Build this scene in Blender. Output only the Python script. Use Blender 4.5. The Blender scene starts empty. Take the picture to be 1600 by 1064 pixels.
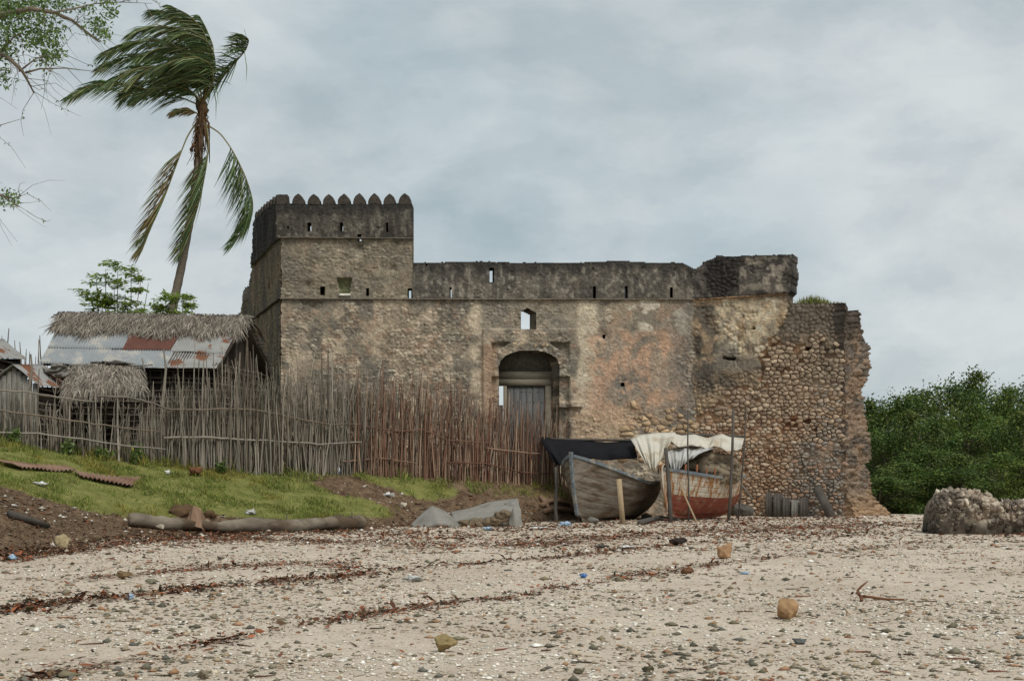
import bpy, math, random
import numpy as np
from mathutils import Vector, Matrix

random.seed(7)
RNG = np.random.default_rng(7)
scene = bpy.context.scene
COL = scene.collection

# ------------------------------------------------------------------ camera
FPX, HZ, CAMZ = 2200.0, 770.0, 1.6        # focal length and horizon row in photograph pixels, eye height
cam = bpy.data.objects.new('camera', bpy.data.cameras.new('camera'))
COL.objects.link(cam)
cam.location = (0, 0, CAMZ)
cam.rotation_euler = (math.radians(90), 0, 0)
cam.data.sensor_width = 36
cam.data.lens = FPX / 1600 * 36
cam.data.shift_y = (HZ - 532) / 1600
cam.data.clip_end = 6000
scene.camera = cam

# ------------------------------------------------------------------ sky and sun (overcast)
SUN_EL, SUN_DIR = math.radians(52), Vector((0.42, -0.62, 0)).normalized()
world = bpy.data.worlds.new('World')
scene.world = world
world.use_nodes = True
wn, wl = world.node_tree.nodes, world.node_tree.links
wn.clear()
w_out = wn.new('ShaderNodeOutputWorld')
w_bg = wn.new('ShaderNodeBackground')
w_bg.inputs['Strength'].default_value = 0.066
w_sky = wn.new('ShaderNodeTexSky')
w_sky.sky_type = 'NISHITA'
w_sky.sun_disc = False
w_sky.sun_elevation = SUN_EL
w_sky.sun_rotation = math.atan2(SUN_DIR.x, SUN_DIR.y)
w_tc = wn.new('ShaderNodeTexCoord')


def wnoise(scale, loc, detail, rough, distort, zs):
    mp = wn.new('ShaderNodeMapping')
    mp.inputs['Location'].default_value = loc
    mp.inputs['Scale'].default_value = (1, 1, zs)
    wl.new(w_tc.outputs['Generated'], mp.inputs['Vector'])
    n = wn.new('ShaderNodeTexNoise')
    n.inputs['Scale'].default_value = scale
    n.inputs['Detail'].default_value = detail
    n.inputs['Roughness'].default_value = rough
    n.inputs['Distortion'].default_value = distort
    wl.new(mp.outputs['Vector'], n.inputs['Vector'])
    return n.outputs['Fac']


def wramp(fac, stops):
    r = wn.new('ShaderNodeValToRGB')
    r.color_ramp.interpolation = 'EASE'
    while len(r.color_ramp.elements) < len(stops):
        r.color_ramp.elements.new(0.5)
    for e, (p, c) in zip(r.color_ramp.elements, stops):
        e.position = p
        e.color = (*c, 1)
    wl.new(fac, r.inputs['Fac'])
    return r.outputs['Color']


def wmix(fac, a, b, mode='MIX'):
    m = wn.new('ShaderNodeMix')
    m.data_type = 'RGBA'
    m.blend_type = mode
    if isinstance(fac, float):
        m.inputs['Factor'].default_value = fac
    else:
        wl.new(fac, m.inputs['Factor'])
    for s, v in (('A', a), ('B', b)):
        sock = [i for i in m.inputs if i.name == s and i.type == 'RGBA'][0]
        if isinstance(v, tuple):
            sock.default_value = (*v, 1)
        else:
            wl.new(v, sock)
    return [o for o in m.outputs if o.type == 'RGBA'][0]


big = wnoise(2.3, (0.35, 0.2, 0.4), 4, 0.5, 0.2, 1.6)
puff = wnoise(5.5, (0.9, 0.1, 0.25), 9, 0.56, 0.15, 1.9)
fine = wnoise(14.0, (0.2, 0.6, 0.1), 8, 0.6, 0.2, 2.4)
c_big = wramp(big, [(0.34, (4.7, 5.5, 5.85)), (0.50, (5.7, 6.25, 6.45)), (0.66, (5.85, 6.25, 6.4))])
c_puff = wramp(puff, [(0.38, (0.83, 0.87, 0.885)), (0.49, (0.97, 0.98, 0.985)), (0.54, (1.05, 1.045, 1.04)), (0.62, (1.15, 1.125, 1.11))])
c_fine = wramp(fine, [(0.3, (0.955, 0.96, 0.965)), (0.7, (1.045, 1.04, 1.035))])
c_cloud = wmix(1.0, wmix(1.0, c_big, c_puff, 'MULTIPLY'), c_fine, 'MULTIPLY')
wl.new(wmix(0.94, w_sky.outputs['Color'], c_cloud), w_bg.inputs['Color'])
wl.new(w_bg.outputs['Background'], w_out.inputs['Surface'])

sun = bpy.data.objects.new('sun', bpy.data.lights.new('sun', 'SUN'))
COL.objects.link(sun)
sun.data.energy = 1.5
sun.data.angle = math.radians(24)
sun.data.color = (1.0, 0.965, 0.91)
sd = Vector((SUN_DIR.x * math.cos(SUN_EL), SUN_DIR.y * math.cos(SUN_EL), math.sin(SUN_EL)))
sun.rotation_euler = sd.to_track_quat('Z', 'Y').to_euler()
sun.location = sd * 60

scene.view_settings.view_transform = 'Standard'
scene.view_settings.look = 'None'
scene.view_settings.exposure = 0.6
scene.view_settings.gamma = 1.0
scene.view_settings.use_curve_mapping = False

# ------------------------------------------------------------------ helpers


def pt(px, py, d):
    """a point that photograph pixel (px, py) shows at distance d"""
    return Vector(((px - 800) / FPX * d, d, CAMZ + (HZ - py) / FPX * d))


def lin(r, g, b, k=1.0):
    return tuple(k * ((c / 255 / 12.92) if c / 255 <= 0.04045 else ((c / 255 + 0.055) / 1.055) ** 2.4) for c in (r, g, b))


def nlin(c):
    c = np.asarray(c, float) / 255
    return np.where(c <= 0.04045, c / 12.92, ((c + 0.055) / 1.055) ** 2.4)


def h2(ix, iy, seed=0):
    n = (ix.astype(np.int64) * 374761393 + iy.astype(np.int64) * 668265263 + seed * 974711) & 0x7fffffff
    n = ((n ^ (n >> 13)) * 1274126177) & 0x7fffffff
    n = (n ^ (n >> 16)) & 0xffffff
    return n / float(0x1000000)


def vnoise(x, y, seed=0):
    ix, iy = np.floor(x), np.floor(y)
    fx, fy = x - ix, y - iy
    fx, fy = fx * fx * (3 - 2 * fx), fy * fy * (3 - 2 * fy)
    a, b = h2(ix, iy, seed), h2(ix + 1, iy, seed)
    c, d = h2(ix, iy + 1, seed), h2(ix + 1, iy + 1, seed)
    return (a * (1 - fx) + b * fx) * (1 - fy) + (c * (1 - fx) + d * fx) * fy


def fbm(x, y, o=4, seed=0):
    x, y = np.asarray(x, float), np.asarray(y, float)
    s, a, t = 0.0, 0.5, 0.0
    for i in range(o):
        s = s + a * vnoise(x, y, seed + i * 17)
        t += a
        a *= 0.5
        x, y = x * 2.03 + 11.3, y * 2.03 + 5.7
    return s / t


def worley(x, y, seed=0):
    ix, iy = np.floor(x), np.floor(y)
    f1 = np.full(x.shape, 9.0)
    f2 = np.full(x.shape, 9.0)
    cid = np.zeros(x.shape)
    for dx in (-1, 0, 1):
        for dy in (-1, 0, 1):
            cx, cy = ix + dx, iy + dy
            d = np.hypot(cx + 0.1 + 0.8 * h2(cx, cy, seed) - x, cy + 0.1 + 0.8 * h2(cx, cy, seed + 5) - y)
            near = d < f1
            f2 = np.where(near, f1, np.minimum(f2, d))
            cid = np.where(near, h2(cx, cy, seed + 9), cid)
            f1 = np.where(near, d, f1)
    return f1, f2, cid


def sm(a, b, x):
    t = np.clip((np.asarray(x, float) - a) / (b - a), 0, 1)
    return t * t * (3 - 2 * t)


def mixc(a, b, f):
    f = np.asarray(f)[..., None]
    return np.asarray(a) * (1 - f) + np.asarray(b) * f


def inpoly(poly, x, y):
    x, y = np.asarray(x, float), np.asarray(y, float)
    r = np.zeros(np.broadcast(x, y).shape, bool)
    n = len(poly)
    for i in range(n):
        (x0, y0), (x1, y1) = poly[i], poly[(i + 1) % n]
        if y0 == y1:
            continue
        c = ((y0 > y) != (y1 > y)) & (x < (x1 - x0) * (y - y0) / (y1 - y0) + x0)
        r ^= c
    return r


def mesh(name, V, F, mat, parent=None, col=None, smooth=True, loc=None):
    """one mesh object. V (n,3); F an int array or a list of them (k,3)/(k,4), or a list of tuples"""
    V = np.asarray(V, float).reshape(-1, 3)
    o_loc = Vector(loc) if loc is not None else Vector((0, 0, 0))
    me = bpy.data.meshes.new(name)
    if isinstance(F, np.ndarray):
        F = [F]
    if len(F) and not isinstance(F[0], np.ndarray):
        me.from_pydata([tuple(v) for v in V], [], F)
    else:
        F = [f for f in F if len(f)]
        me.vertices.add(len(V))
        me.vertices.foreach_set('co', V.ravel())
        li = np.concatenate([f.ravel() for f in F])
        tot = np.concatenate([np.full(len(f), f.shape[1]) for f in F])
        st = np.concatenate([[0], np.cumsum(tot)[:-1]])
        me.loops.add(len(li))
        me.loops.foreach_set('vertex_index', li.astype(np.int32))
        me.polygons.add(len(tot))
        me.polygons.foreach_set('loop_start', st.astype(np.int32))
        me.update(calc_edges=True)
        me.validate()
    if smooth:
        me.polygons.foreach_set('use_smooth', np.ones(len(me.polygons), bool))
    if col is not None:
        col = np.asarray(col, float)
        if col.ndim == 1:
            col = np.tile(col[:3], (len(V), 1))
        a = me.color_attributes.new('Col', 'FLOAT_COLOR', 'POINT')
        a.data.foreach_set('color', np.hstack([col[:, :3], np.ones((len(col), 1))]).ravel())
    if mat:
        me.materials.append(mat)
    o = bpy.data.objects.new(name, me)
    COL.objects.link(o)
    o.location = o_loc
    if parent:
        o.parent = parent
    return o


def tag(o, label=None, cat=None, group=None, kind=None):
    for k, v in (('label', label), ('category', cat), ('group', group), ('kind', kind)):
        if v:
            o[k] = v
    return o


def empty(name, loc, label, cat, group=None, rz=0.0):
    o = bpy.data.objects.new(name, None)
    o.empty_display_size = 0.3
    COL.objects.link(o)
    o.location = loc
    o.rotation_euler = (0, 0, rz)
    return tag(o, label, cat, group)


def under(parent, o):
    """parent a world-placed object to a thing at its base, keeping where it stands"""
    o.parent = parent
    o.matrix_parent_inverse = Matrix.LocRotScale(parent.location, parent.rotation_euler, None).inverted()
    return o


class MB:
    """collects shapes into one mesh"""

    def __init__(self):
        self.v, self.f3, self.f4, self.c, self.n = [], [], [], [], 0

    def add(self, V, F, c=None):
        V = np.asarray(V, float).reshape(-1, 3)
        F = np.asarray(F, int)
        (self.f3 if F.shape[1] == 3 else self.f4).append(F + self.n)
        self.v.append(V)
        if c is not None:
            c = np.asarray(c, float)
            self.c.append(np.tile(c[:3], (len(V), 1)) if c.ndim == 1 else c)
        self.n += len(V)
        return self

    def tube(self, pts, rad, sides=6, c=None, caps=True):
        pts = [Vector(p) for p in pts]
        if not hasattr(rad, '__len__'):
            rad = [rad] * len(pts)
        V, F = [], []
        up = Vector((0.13, 0.29, 0.95))
        for i, p in enumerate(pts):
            t = (pts[min(i + 1, len(pts) - 1)] - pts[max(i - 1, 0)])
            t = t.normalized() if t.length > 1e-9 else Vector((0, 0, 1))
            if abs(t.dot(up)) > 0.97:
                up = Vector((0.9, 0.3, 0.1))
            a = t.cross(up).normalized()
            b = a.cross(t)
            up = b
            for k in range(sides):
                w = 2 * math.pi * k / sides
                V.append(p + (a * math.cos(w) + b * math.sin(w)) * rad[i])
        n = len(pts)
        for i in range(n - 1):
            for k in range(sides):
                k2 = (k + 1) % sides
                F.append((i * sides + k, i * sides + k2, (i + 1) * sides + k2, (i + 1) * sides + k))
        base = self.n
        self.add(V, F, c)
        if caps:
            T = []
            for e in (0, (n - 1) * sides):
                for k in range(1, sides - 1):
                    T.append((e, e + k, e + k + 1) if e else (e, e + k + 1, e + k))
            self.f3.append(np.array(T, int) + base)
        return self

    def box(self, lo, hi, c=None, jit=0.0, R=None):
        V = np.array([(x, y, z) for x in (lo[0], hi[0]) for y in (lo[1], hi[1]) for z in (lo[2], hi[2])], float)
        if jit:
            V += RNG.uniform(-jit, jit, V.shape)
        if R is not None:
            V = np.array([R @ Vector(v) for v in V])
        return self.add(V, [(0, 1, 3, 2), (4, 6, 7, 5), (0, 4, 5, 1), (2, 3, 7, 6), (0, 2, 6, 4), (1, 5, 7, 3)], c)

    def build(self, name, mat, parent=None, smooth=False, loc=None):
        V = np.concatenate(self.v)
        F = [np.concatenate(x) for x in (self.f3, self.f4) if x]
        if loc is not None:
            V = V - np.array(loc)
        return mesh(name, V, F, mat, parent, np.concatenate(self.c) if self.c else None, smooth, loc)


def blob(r, squash=(1, 1, 1), amp=0.25, seed=0, sub=2, fr=1.3, facets=0, crumple=0.0):
    """irregular stone: displaced icosphere -> V, F"""
    key = sub
    if key not in blob.cache:
        import bmesh
        bm = bmesh.new()
        bmesh.ops.create_icosphere(bm, subdivisions=sub, radius=1)
        blob.cache[key] = (np.array([v.co[:] for v in bm.verts]), np.array([[v.index for v in f.verts] for f in bm.faces]))
        bm.free()
    V, F = blob.cache[key]
    q = seed * 3.7
    n = (fbm(V[:, 0] * fr + q, V[:, 1] * fr + V[:, 2] * 0.7 * fr, 3, seed) + fbm(V[:, 2] * fr + q, V[:, 0] * fr - V[:, 1] * 0.6, 3, seed + 3)) / 2
    d = 1 + amp * 2.6 * (n - 0.5)
    if facets:
        rr = np.random.default_rng(seed + 900)
        pl = rr.normal(size=(facets, 3))
        pl /= np.linalg.norm(pl, axis=1, keepdims=True)
        dist = rr.uniform(0.55, 0.95, facets)
        q = V @ pl.T
        d = d * np.minimum((dist / np.maximum(q, 0.05)).min(1), 1.15)
    if crumple:
        d = d * (0.7 + crumple * np.abs(2 * fbm(V[:, 0] * 3.5 + V[:, 1] * 2, V[:, 2] * 3.5 - V[:, 1] * 2 + seed, 3, seed + 1) - 1) * 2)
    return V * d[:, None] * r * np.array(squash), F


blob.cache = {}


# ------------------------------------------------------------------ materials
def material(name, base=(0.3, 0.3, 0.3), rough=0.9, vcol=False, var=0.25, vscale=4.0, bump=0.3, bscale=30.0, bdist=0.02,
             rnd=None, spec=0.15, stretch=(1, 1, 1), second=None, sec_scale=2.0, sec=(0.45, 0.6), metal=0.0, trans=0.0, grain=0.0, gscale=16.0):
    m = bpy.data.materials.new(name)
    m.use_nodes = True
    N, L = m.node_tree.nodes, m.node_tree.links
    b = N['Principled BSDF']
    b.inputs['Roughness'].default_value = rough
    b.inputs['Specular IOR Level'].default_value = spec
    b.inputs['Metallic'].default_value = metal
    tc = N.new('ShaderNodeTexCoord')
    mp = N.new('ShaderNodeMapping')
    mp.inputs['Scale'].default_value = stretch
    L.new(tc.outputs['Object'], mp.inputs['Vector'])

    def noise(s, d=5, r=0.6):
        n = N.new('ShaderNodeTexNoise')
        n.inputs['Scale'].default_value = s
        n.inputs['Detail'].default_value = d
        n.inputs['Roughness'].default_value = r
        L.new(mp.outputs['Vector'], n.inputs['Vector'])
        return n.outputs['Fac']

    def mix(f, a, bb, mode='MIX'):
        x = N.new('ShaderNodeMix')
        x.data_type = 'RGBA'
        x.blend_type = mode
        ins = [i for i in x.inputs if i.type == 'RGBA']
        if isinstance(f, float):
            x.inputs['Factor'].default_value = f
        else:
            L.new(f, x.inputs['Factor'])
        for s, v in zip(ins, (a, bb)):
            if isinstance(v, tuple):
                s.default_value = (*v, 1)
            else:
                L.new(v, s)
        return [o for o in x.outputs if o.type == 'RGBA'][0]

    def rng(f, a, c, lo, hi):
        r = N.new('ShaderNodeMapRange')
        for k, v in zip(('From Min', 'From Max', 'To Min', 'To Max'), (a, c, lo, hi)):
            r.inputs[k].default_value = v
        L.new(f, r.inputs['Value'])
        return r.outputs['Result']

    if vcol:
        at = N.new('ShaderNodeAttribute')
        at.attribute_name = 'Col'
        c = at.outputs['Color']
    else:
        c = base
    if rnd:
        oi = N.new('ShaderNodeObjectInfo')
        rp = N.new('ShaderNodeValToRGB')
        while len(rp.color_ramp.elements) < len(rnd):
            rp.color_ramp.elements.new(0.5)
        for i, (e, cc) in enumerate(zip(rp.color_ramp.elements, rnd)):
            e.position = i / (len(rnd) - 1)
            e.color = (*cc, 1)
        L.new(oi.outputs['Random'], rp.inputs['Fac'])
        c = rp.outputs['Color']
    if second:
        c = mix(rng(noise(sec_scale, 6), sec[0], sec[1], 0, 1), c, second)
    if var:
        g = N.new('ShaderNodeCombineColor')
        v = rng(noise(vscale, 8, 0.65), 0.25, 0.75, 1 - var, 1 + var)
        for k in range(3):
            L.new(v, g.inputs[k])
        c = mix(1.0, c, g.outputs['Color'], 'MULTIPLY')
    if grain:
        g = N.new('ShaderNodeCombineColor')
        v = rng(noise(gscale, 4, 0.8), 0.32, 0.68, 1 - grain, 1 + grain)
        for k in range(3):
            L.new(v, g.inputs[k])
        c = mix(1.0, c, g.outputs['Color'], 'MULTIPLY')
    if isinstance(c, tuple):
        b.inputs['Base Color'].default_value = (*c, 1)
    else:
        L.new(c, b.inputs['Base Color'])
    if bump:
        bp = N.new('ShaderNodeBump')
        bp.inputs['Strength'].default_value = bump
        bp.inputs['Distance'].default_value = bdist
        L.new(noise(bscale, 6), bp.inputs['Height'])
        L.new(bp.outputs['Normal'], b.inputs['Normal'])
    if trans:
        t = N.new('ShaderNodeBsdfTranslucent')
        if isinstance(c, tuple):
            t.inputs['Color'].default_value = (*c, 1)
        else:
            L.new(c, t.inputs['Color'])
        ms = N.new('ShaderNodeMixShader')
        ms.inputs['Fac'].default_value = trans
        L.new(b.outputs['BSDF'], ms.inputs[1])
        L.new(t.outputs['BSDF'], ms.inputs[2])
        L.new(ms.outputs['Shader'], N['Material Output'].inputs['Surface'])
    m['n'] = 1
    return m


M = {}
M['masonry'] = material('masonry', vcol=True, var=0.25, vscale=3.2, bump=0.9, bscale=11, bdist=0.06, grain=0.34, gscale=9.0)
M['stone'] = material('stone', vcol=True, var=0.33, vscale=7.0, bump=0.7, bscale=18, bdist=0.04, grain=0.22, gscale=14)
M['leaf'] = material('leaf', vcol=True, var=0.2, vscale=3.0, bump=0, rough=0.6, spec=0.3, trans=0.25)
M['palm_leaf'] = material('palm_leaf', vcol=True, var=0.2, vscale=2.0, bump=0, rough=0.5, spec=0.4, trans=0.15)
M['bark'] = material('bark', lin(118, 108, 95), var=0.35, vscale=6, bump=0.6, bscale=20, stretch=(1, 1, 2.5))
M['litter'] = material('litter', vcol=True, var=0.2, vscale=20, bump=0, rough=0.85)
M['shell'] = material('shell', vcol=True, var=0.15, vscale=20, bump=0, rough=0.7, spec=0.3)
M['grass'] = material('grass', vcol=True, var=0.25, vscale=1.5, bump=0, rough=0.7, trans=0.3)
M['wood_grey'] = material('wood_grey', lin(122, 118, 110), var=0.35, vscale=9, bump=0.5, bscale=40, stretch=(1, 1, 0.25))
M['wood_pale'] = material('wood_pale', lin(160, 140, 112), var=0.25, vscale=8, bump=0.4, bscale=40, stretch=(1, 1, 0.2))
M['dark_wood'] = material('dark_wood', lin(84, 79, 73), var=0.35, vscale=6, bump=0.5, bscale=30, stretch=(1, 1, 0.3))
M['door_wood'] = material('door_wood', lin(98, 98, 96), var=0.28, vscale=7, bump=0.5, bscale=30, stretch=(2, 1, 0.15))

# ------------------------------------------------------------------ ground
_PX = np.array([-600, 0, 100, 200, 400, 560, 650, 760, 870, 950, 1010, 1085, 1300])
_TOE = np.array([26, 29.5, 33.0, 37.0, 40.0, 42.5, 46.0, 48.0, 49.6, 52.5, 55.0, 58.0, 70.0])
_FEN = np.array([42, 44.0, 44.8, 45.7, 47.0, 48.0, 49.3, 50.7, 52.0, 54.5, 57.0, 61.0, 75.0])
_FZ = np.array([4.2, 3.16, 2.9, 2.64, 2.24, 2.21, 2.13, 2.04, 1.90, 1.5, 0.95, 0.72, 0.72])


def beach_z(X, Y):
    z = 0.0163 * (np.clip(Y, -40, 57) - 12)
    z = z - 0.9 * sm(57.5, 68, Y) * sm(4, 12, X)
    return z + (0.05 * (fbm(X * 0.35, Y * 0.35, 3, 4) - 0.5) + 0.055 * (fbm(X * 1.6, Y * 1.6, 2, 6) - 0.5)) * sm(6, 14, Y)


def ground_z(X, Y):
    X, Y = np.asarray(X, float), np.asarray(Y, float)
    a = np.clip(800 + FPX * X / np.maximum(Y, 4.0), -600, 1300)
    toe, fen, fz = np.interp(a, _PX, _TOE), np.interp(a, _PX, _FEN), np.interp(a, _PX, _FZ)
    toe = toe + 1.2 * (fbm(X * 0.5, Y * 0.2, 2, 8) - 0.5)
    t = (Y - toe) / (fen - toe)
    zb = beach_z(X, Y)
    s = np.clip(t, 0, 1.6)
    s = np.where(s < 0.15, s * s / 0.3, s - 0.075) / 0.925
    s = np.minimum(s, 1.0 + 0.12 * np.clip(s - 1, 0, 1))
    s = np.where(t > 0, s, 0)
    z = zb + (fz - zb) * s + 0.16 * (fbm(X * 0.8, Y * 0.8, 3, 21) - 0.5) * sm(0.0, 0.3, t)
    # low scarp of dug soil at the left edge
    z = z + 0.42 * np.exp(-(((X + 12.5) / 1.1) ** 2 + ((Y - 33.2) / 1.3) ** 2))
    return z


def gz(x, y):
    return float(ground_z(np.array([x]), np.array([y]))[0])


def ray(px, py, d0=9.0, d1=75.0):
    """where the sight line of a photograph pixel meets the ground"""
    d = np.arange(d0, d1, 0.04)
    z = ground_z((px - 800) / FPX * d, d)
    hit = np.nonzero(CAMZ + (HZ - py) / FPX * d <= z)[0]
    k = d[hit[0]] if len(hit) else d1
    return Vector(((px - 800) / FPX * k, k, gz((px - 800) / FPX * k, k)))


G1 = [(-80, 680), (0, 686), (240, 722), (400, 739), (455, 741), (520, 764), (590, 782), (632, 797), (610, 811), (450, 811), (300, 806), (190, 806), (120, 797), (60, 781), (35, 766), (-80, 745)]
G2 = [(545, 734), (650, 740), (715, 760), (722, 780), (690, 783), (640, 772), (585, 757)]
G3 = [(755, 762), (860, 757), (856, 780), (800, 776), (770, 778)]


def grass_mask(X, Y, Z):
    px = 800 + FPX * X / Y
    py = HZ - (Z - CAMZ) * FPX / Y
    wx = px + 34 * (fbm(X * 0.9, Y * 0.9, 3, 31) - 0.5)
    wy = py + 16 * (fbm(X * 0.9, Y * 0.9, 3, 37) - 0.5)
    m = np.zeros(np.shape(X))
    for g, k in ((G1, 1.0), (G2, 0.95), (G3, 0.55)):
        m = np.maximum(m, inpoly(g, wx, wy) * k)
    return m * (Y > 20)


xs = np.concatenate([-np.geomspace(2500, 26, 26), np.arange(-25, 22.01, 0.16), np.geomspace(23, 2500, 26)])
ys = np.concatenate([-np.geomspace(2500, 3, 18), np.arange(0, 9, 1.5), np.arange(9, 60.01, 0.16), np.geomspace(61.5, 2500, 26)])
GX, GY = np.meshgrid(xs, ys)
GZ = ground_z(GX, GY)
far = sm(90, 200, np.hypot(GX, GY))
GZ = GZ * (1 - far) - 0.4 * far
n_r, n_c = GX.shape
idx = np.arange(n_r * n_c).reshape(n_r, n_c)
GF = np.stack([idx[:-1, :-1], idx[:-1, 1:], idx[1:, 1:], idx[1:, :-1]], -1).reshape(-1, 4)
GP = 800 + FPX * GX / np.maximum(GY, 4)
toe = np.interp(np.clip(GP, -600, 1300), _PX, _TOE)
fen = np.interp(np.clip(GP, -600, 1300), _PX, _FEN)
gm = np.where(GY > 20, grass_mask(GX, np.maximum(GY, 5), GZ), 0)
gm[1:-1, 1:-1] = (gm[1:-1, 1:-1] * 2 + gm[:-2, 1:-1] + gm[2:, 1:-1] + gm[1:-1, :-2] + gm[1:-1, 2:]) / 6
soil = sm(-1.6, 0.6, GY - toe) * (GY > 10)
soil = np.maximum(soil, sm(75, 85, np.hypot(GX, GY)))
WRACK = {  # drift lines of leaves and weed, photograph pixels -> ground
    'a': ([(40, 1064), (140, 1046), (280, 1016), (420, 986), (520, 970), (620, 955), (700, 945), (780, 935), (860, 920), (960, 905), (1060, 890), (1150, 878), (1300, 862), (1470, 845)], 0.16),
    'b': ([(-40, 962), (60, 948), (130, 940), (230, 928), (330, 918), (430, 910), (530, 902), (640, 887), (760, 880), (900, 868), (1020, 856), (1130, 846)], 0.26),
    'c': ([(130, 905), (250, 893), (380, 884), (480, 880), (560, 886)], 0.35),
    'd': ([(-40, 878), (80, 862), (200, 848), (330, 842), (430, 842), (560, 848), (720, 853), (860, 850), (1000, 836), (1150, 828), (1300, 822), (1420, 818)], 0.75),
}


def smooth_line(pts, n=160):
    a = np.array([ray(*p)[:2] for p in pts])
    t = np.linspace(0, len(a) - 1, n)
    x, y = (np.interp(t, np.arange(len(a)), a[:, k]) for k in (0, 1))
    k = np.ones(9) / 9
    pad = lambda v: np.convolve(np.concatenate([np.full(4, v[0]), v, np.full(4, v[-1])]), k, 'valid')
    return np.stack([pad(x), pad(y)], 1)


WL = {k: (smooth_line(p), w) for k, (p, w) in WRACK.items()}
weed = np.zeros(GX.shape)
near = (GY > 9) & (GY < 60) & (np.abs(GX) < 22)
for k, (ln, w) in WL.items():
    gx, gy = GX[near], GY[near]
    d2 = np.full(gx.shape, 1e9)
    for q in ln[::2]:
        d2 = np.minimum(d2, (gx - q[0]) ** 2 + ((gy - q[1]) * 0.75) ** 2)
    weed[near] = np.maximum(weed[near], np.exp(-d2 / (2 * (w * 1.1) ** 2)))
weed = weed * (0.25 + 0.75 * sm(0.38, 0.6, fbm(GX * 1.2, GY * 1.2, 3, 17)))
for _ in range(3):
    gm[1:-1, 1:-1] = (gm[1:-1, 1:-1] * 2 + gm[:-2, 1:-1] + gm[2:, 1:-1] + gm[1:-1, :-2] + gm[1:-1, 2:]) / 6
gcol = np.stack([gm.ravel(), soil.ravel(), weed.ravel()], 1)

gmat = bpy.data.materials.new('beach_and_bank')
gmat.use_nodes = True
N, L = gmat.node_tree.nodes, gmat.node_tree.links
B = N['Principled BSDF']
B.inputs['Roughness'].default_value = 0.95
B.inputs['Specular IOR Level'].default_value = 0.1
tc = N.new('ShaderNodeTexCoord')
att = N.new('ShaderNodeAttribute')
att.attribute_name = 'Col'
sep = N.new('ShaderNodeSeparateColor')
L.new(att.outputs['Color'], sep.inputs['Color'])


def g_noise(s, d=5, r=0.6, st=(1, 1, 1)):
    mp = N.new('ShaderNodeMapping')
    mp.inputs['Scale'].default_value = st
    L.new(tc.outputs['Object'], mp.inputs['Vector'])
    n = N.new('ShaderNodeTexNoise')
    n.inputs['Scale'].default_value = s
    n.inputs['Detail'].default_value = d
    n.inputs['Roughness'].default_value = r
    L.new(mp.outputs['Vector'], n.inputs['Vector'])
    return n.outputs['Fac']


def g_rng(f, a, b, lo=0.0, hi=1.0):
    r = N.new('ShaderNodeMapRange')
    for k, v in zip(('From Min', 'From Max', 'To Min', 'To Max'), (a, b, lo, hi)):
        r.inputs[k].default_value = v
    L.new(f, r.inputs['Value'])
    return r.outputs['Result']


def g_math(op, a, b):
    m = N.new('ShaderNodeMath')
    m.operation = op
    for i, v in enumerate((a, b)):
        if isinstance(v, (int, float)):
            m.inputs[i].default_value = v
        else:
            L.new(v, m.inputs[i])
    return m.outputs[0]


def g_mix(f, a, b, mode='MIX'):
    x = N.new('ShaderNodeMix')
    x.data_type = 'RGBA'
    x.blend_type = mode
    ins = [i for i in x.inputs if i.type == 'RGBA']
    if isinstance(f, float):
        x.inputs['Factor'].default_value = f
    else:
        L.new(f, x.inputs['Factor'])
    for s, v in zip(ins, (a, b)):
        if isinstance(v, tuple):
            s.default_value = (*v, 1)
        else:
            L.new(v, s)
    return [o for o in x.outputs if o.type == 'RGBA'][0]


c = g_mix(g_rng(g_noise(0.35, 5), 0.38, 0.62), lin(196, 180, 161), lin(212, 197, 178))
c = g_mix(g_rng(g_noise(2.2, 6, 0.7), 0.5, 0.75, 0, 0.6), c, lin(168, 150, 126))
c = g_mix(g_rng(g_noise(16, 4, 0.7), 0.56, 0.66, 0, 0.75), c, lin(112, 104, 88))
c = g_mix(g_rng(g_noise(24, 3, 0.6), 0.62, 0.70, 0, 0.85), c, lin(222, 216, 204))
c = g_mix(g_rng(g_noise(9, 3, 0.7), 0.64, 0.72, 0, 0.7), c, lin(134, 98, 74))
# drift lines and litter
wf = g_math('MULTIPLY', sep.outputs['Blue'], g_rng(g_noise(5, 6, 0.75), 0.36, 0.60))
wc = g_mix(g_rng(g_noise(13, 4, 0.7), 0.4, 0.62), lin(78, 60, 46), lin(128, 86, 62))
c = g_mix(g_rng(wf, 0.22, 0.6, 0, 0.7), c, wc)
# soil of the bank
sc_ = g_mix(g_rng(g_noise(3, 6, 0.7), 0.38, 0.64), lin(84, 66, 51), lin(122, 102, 80))
sc_ = g_mix(g_rng(g_noise(17, 4, 0.7), 0.58, 0.68, 0, 0.8), sc_, lin(165, 150, 126))
sf = g_rng(g_math('ADD', sep.outputs['Green'], g_rng(g_noise(2.5, 6, 0.7), 0.3, 0.7, -0.35, 0.35)), 0.35, 0.7)
c = g_mix(sf, c, sc_)
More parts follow.
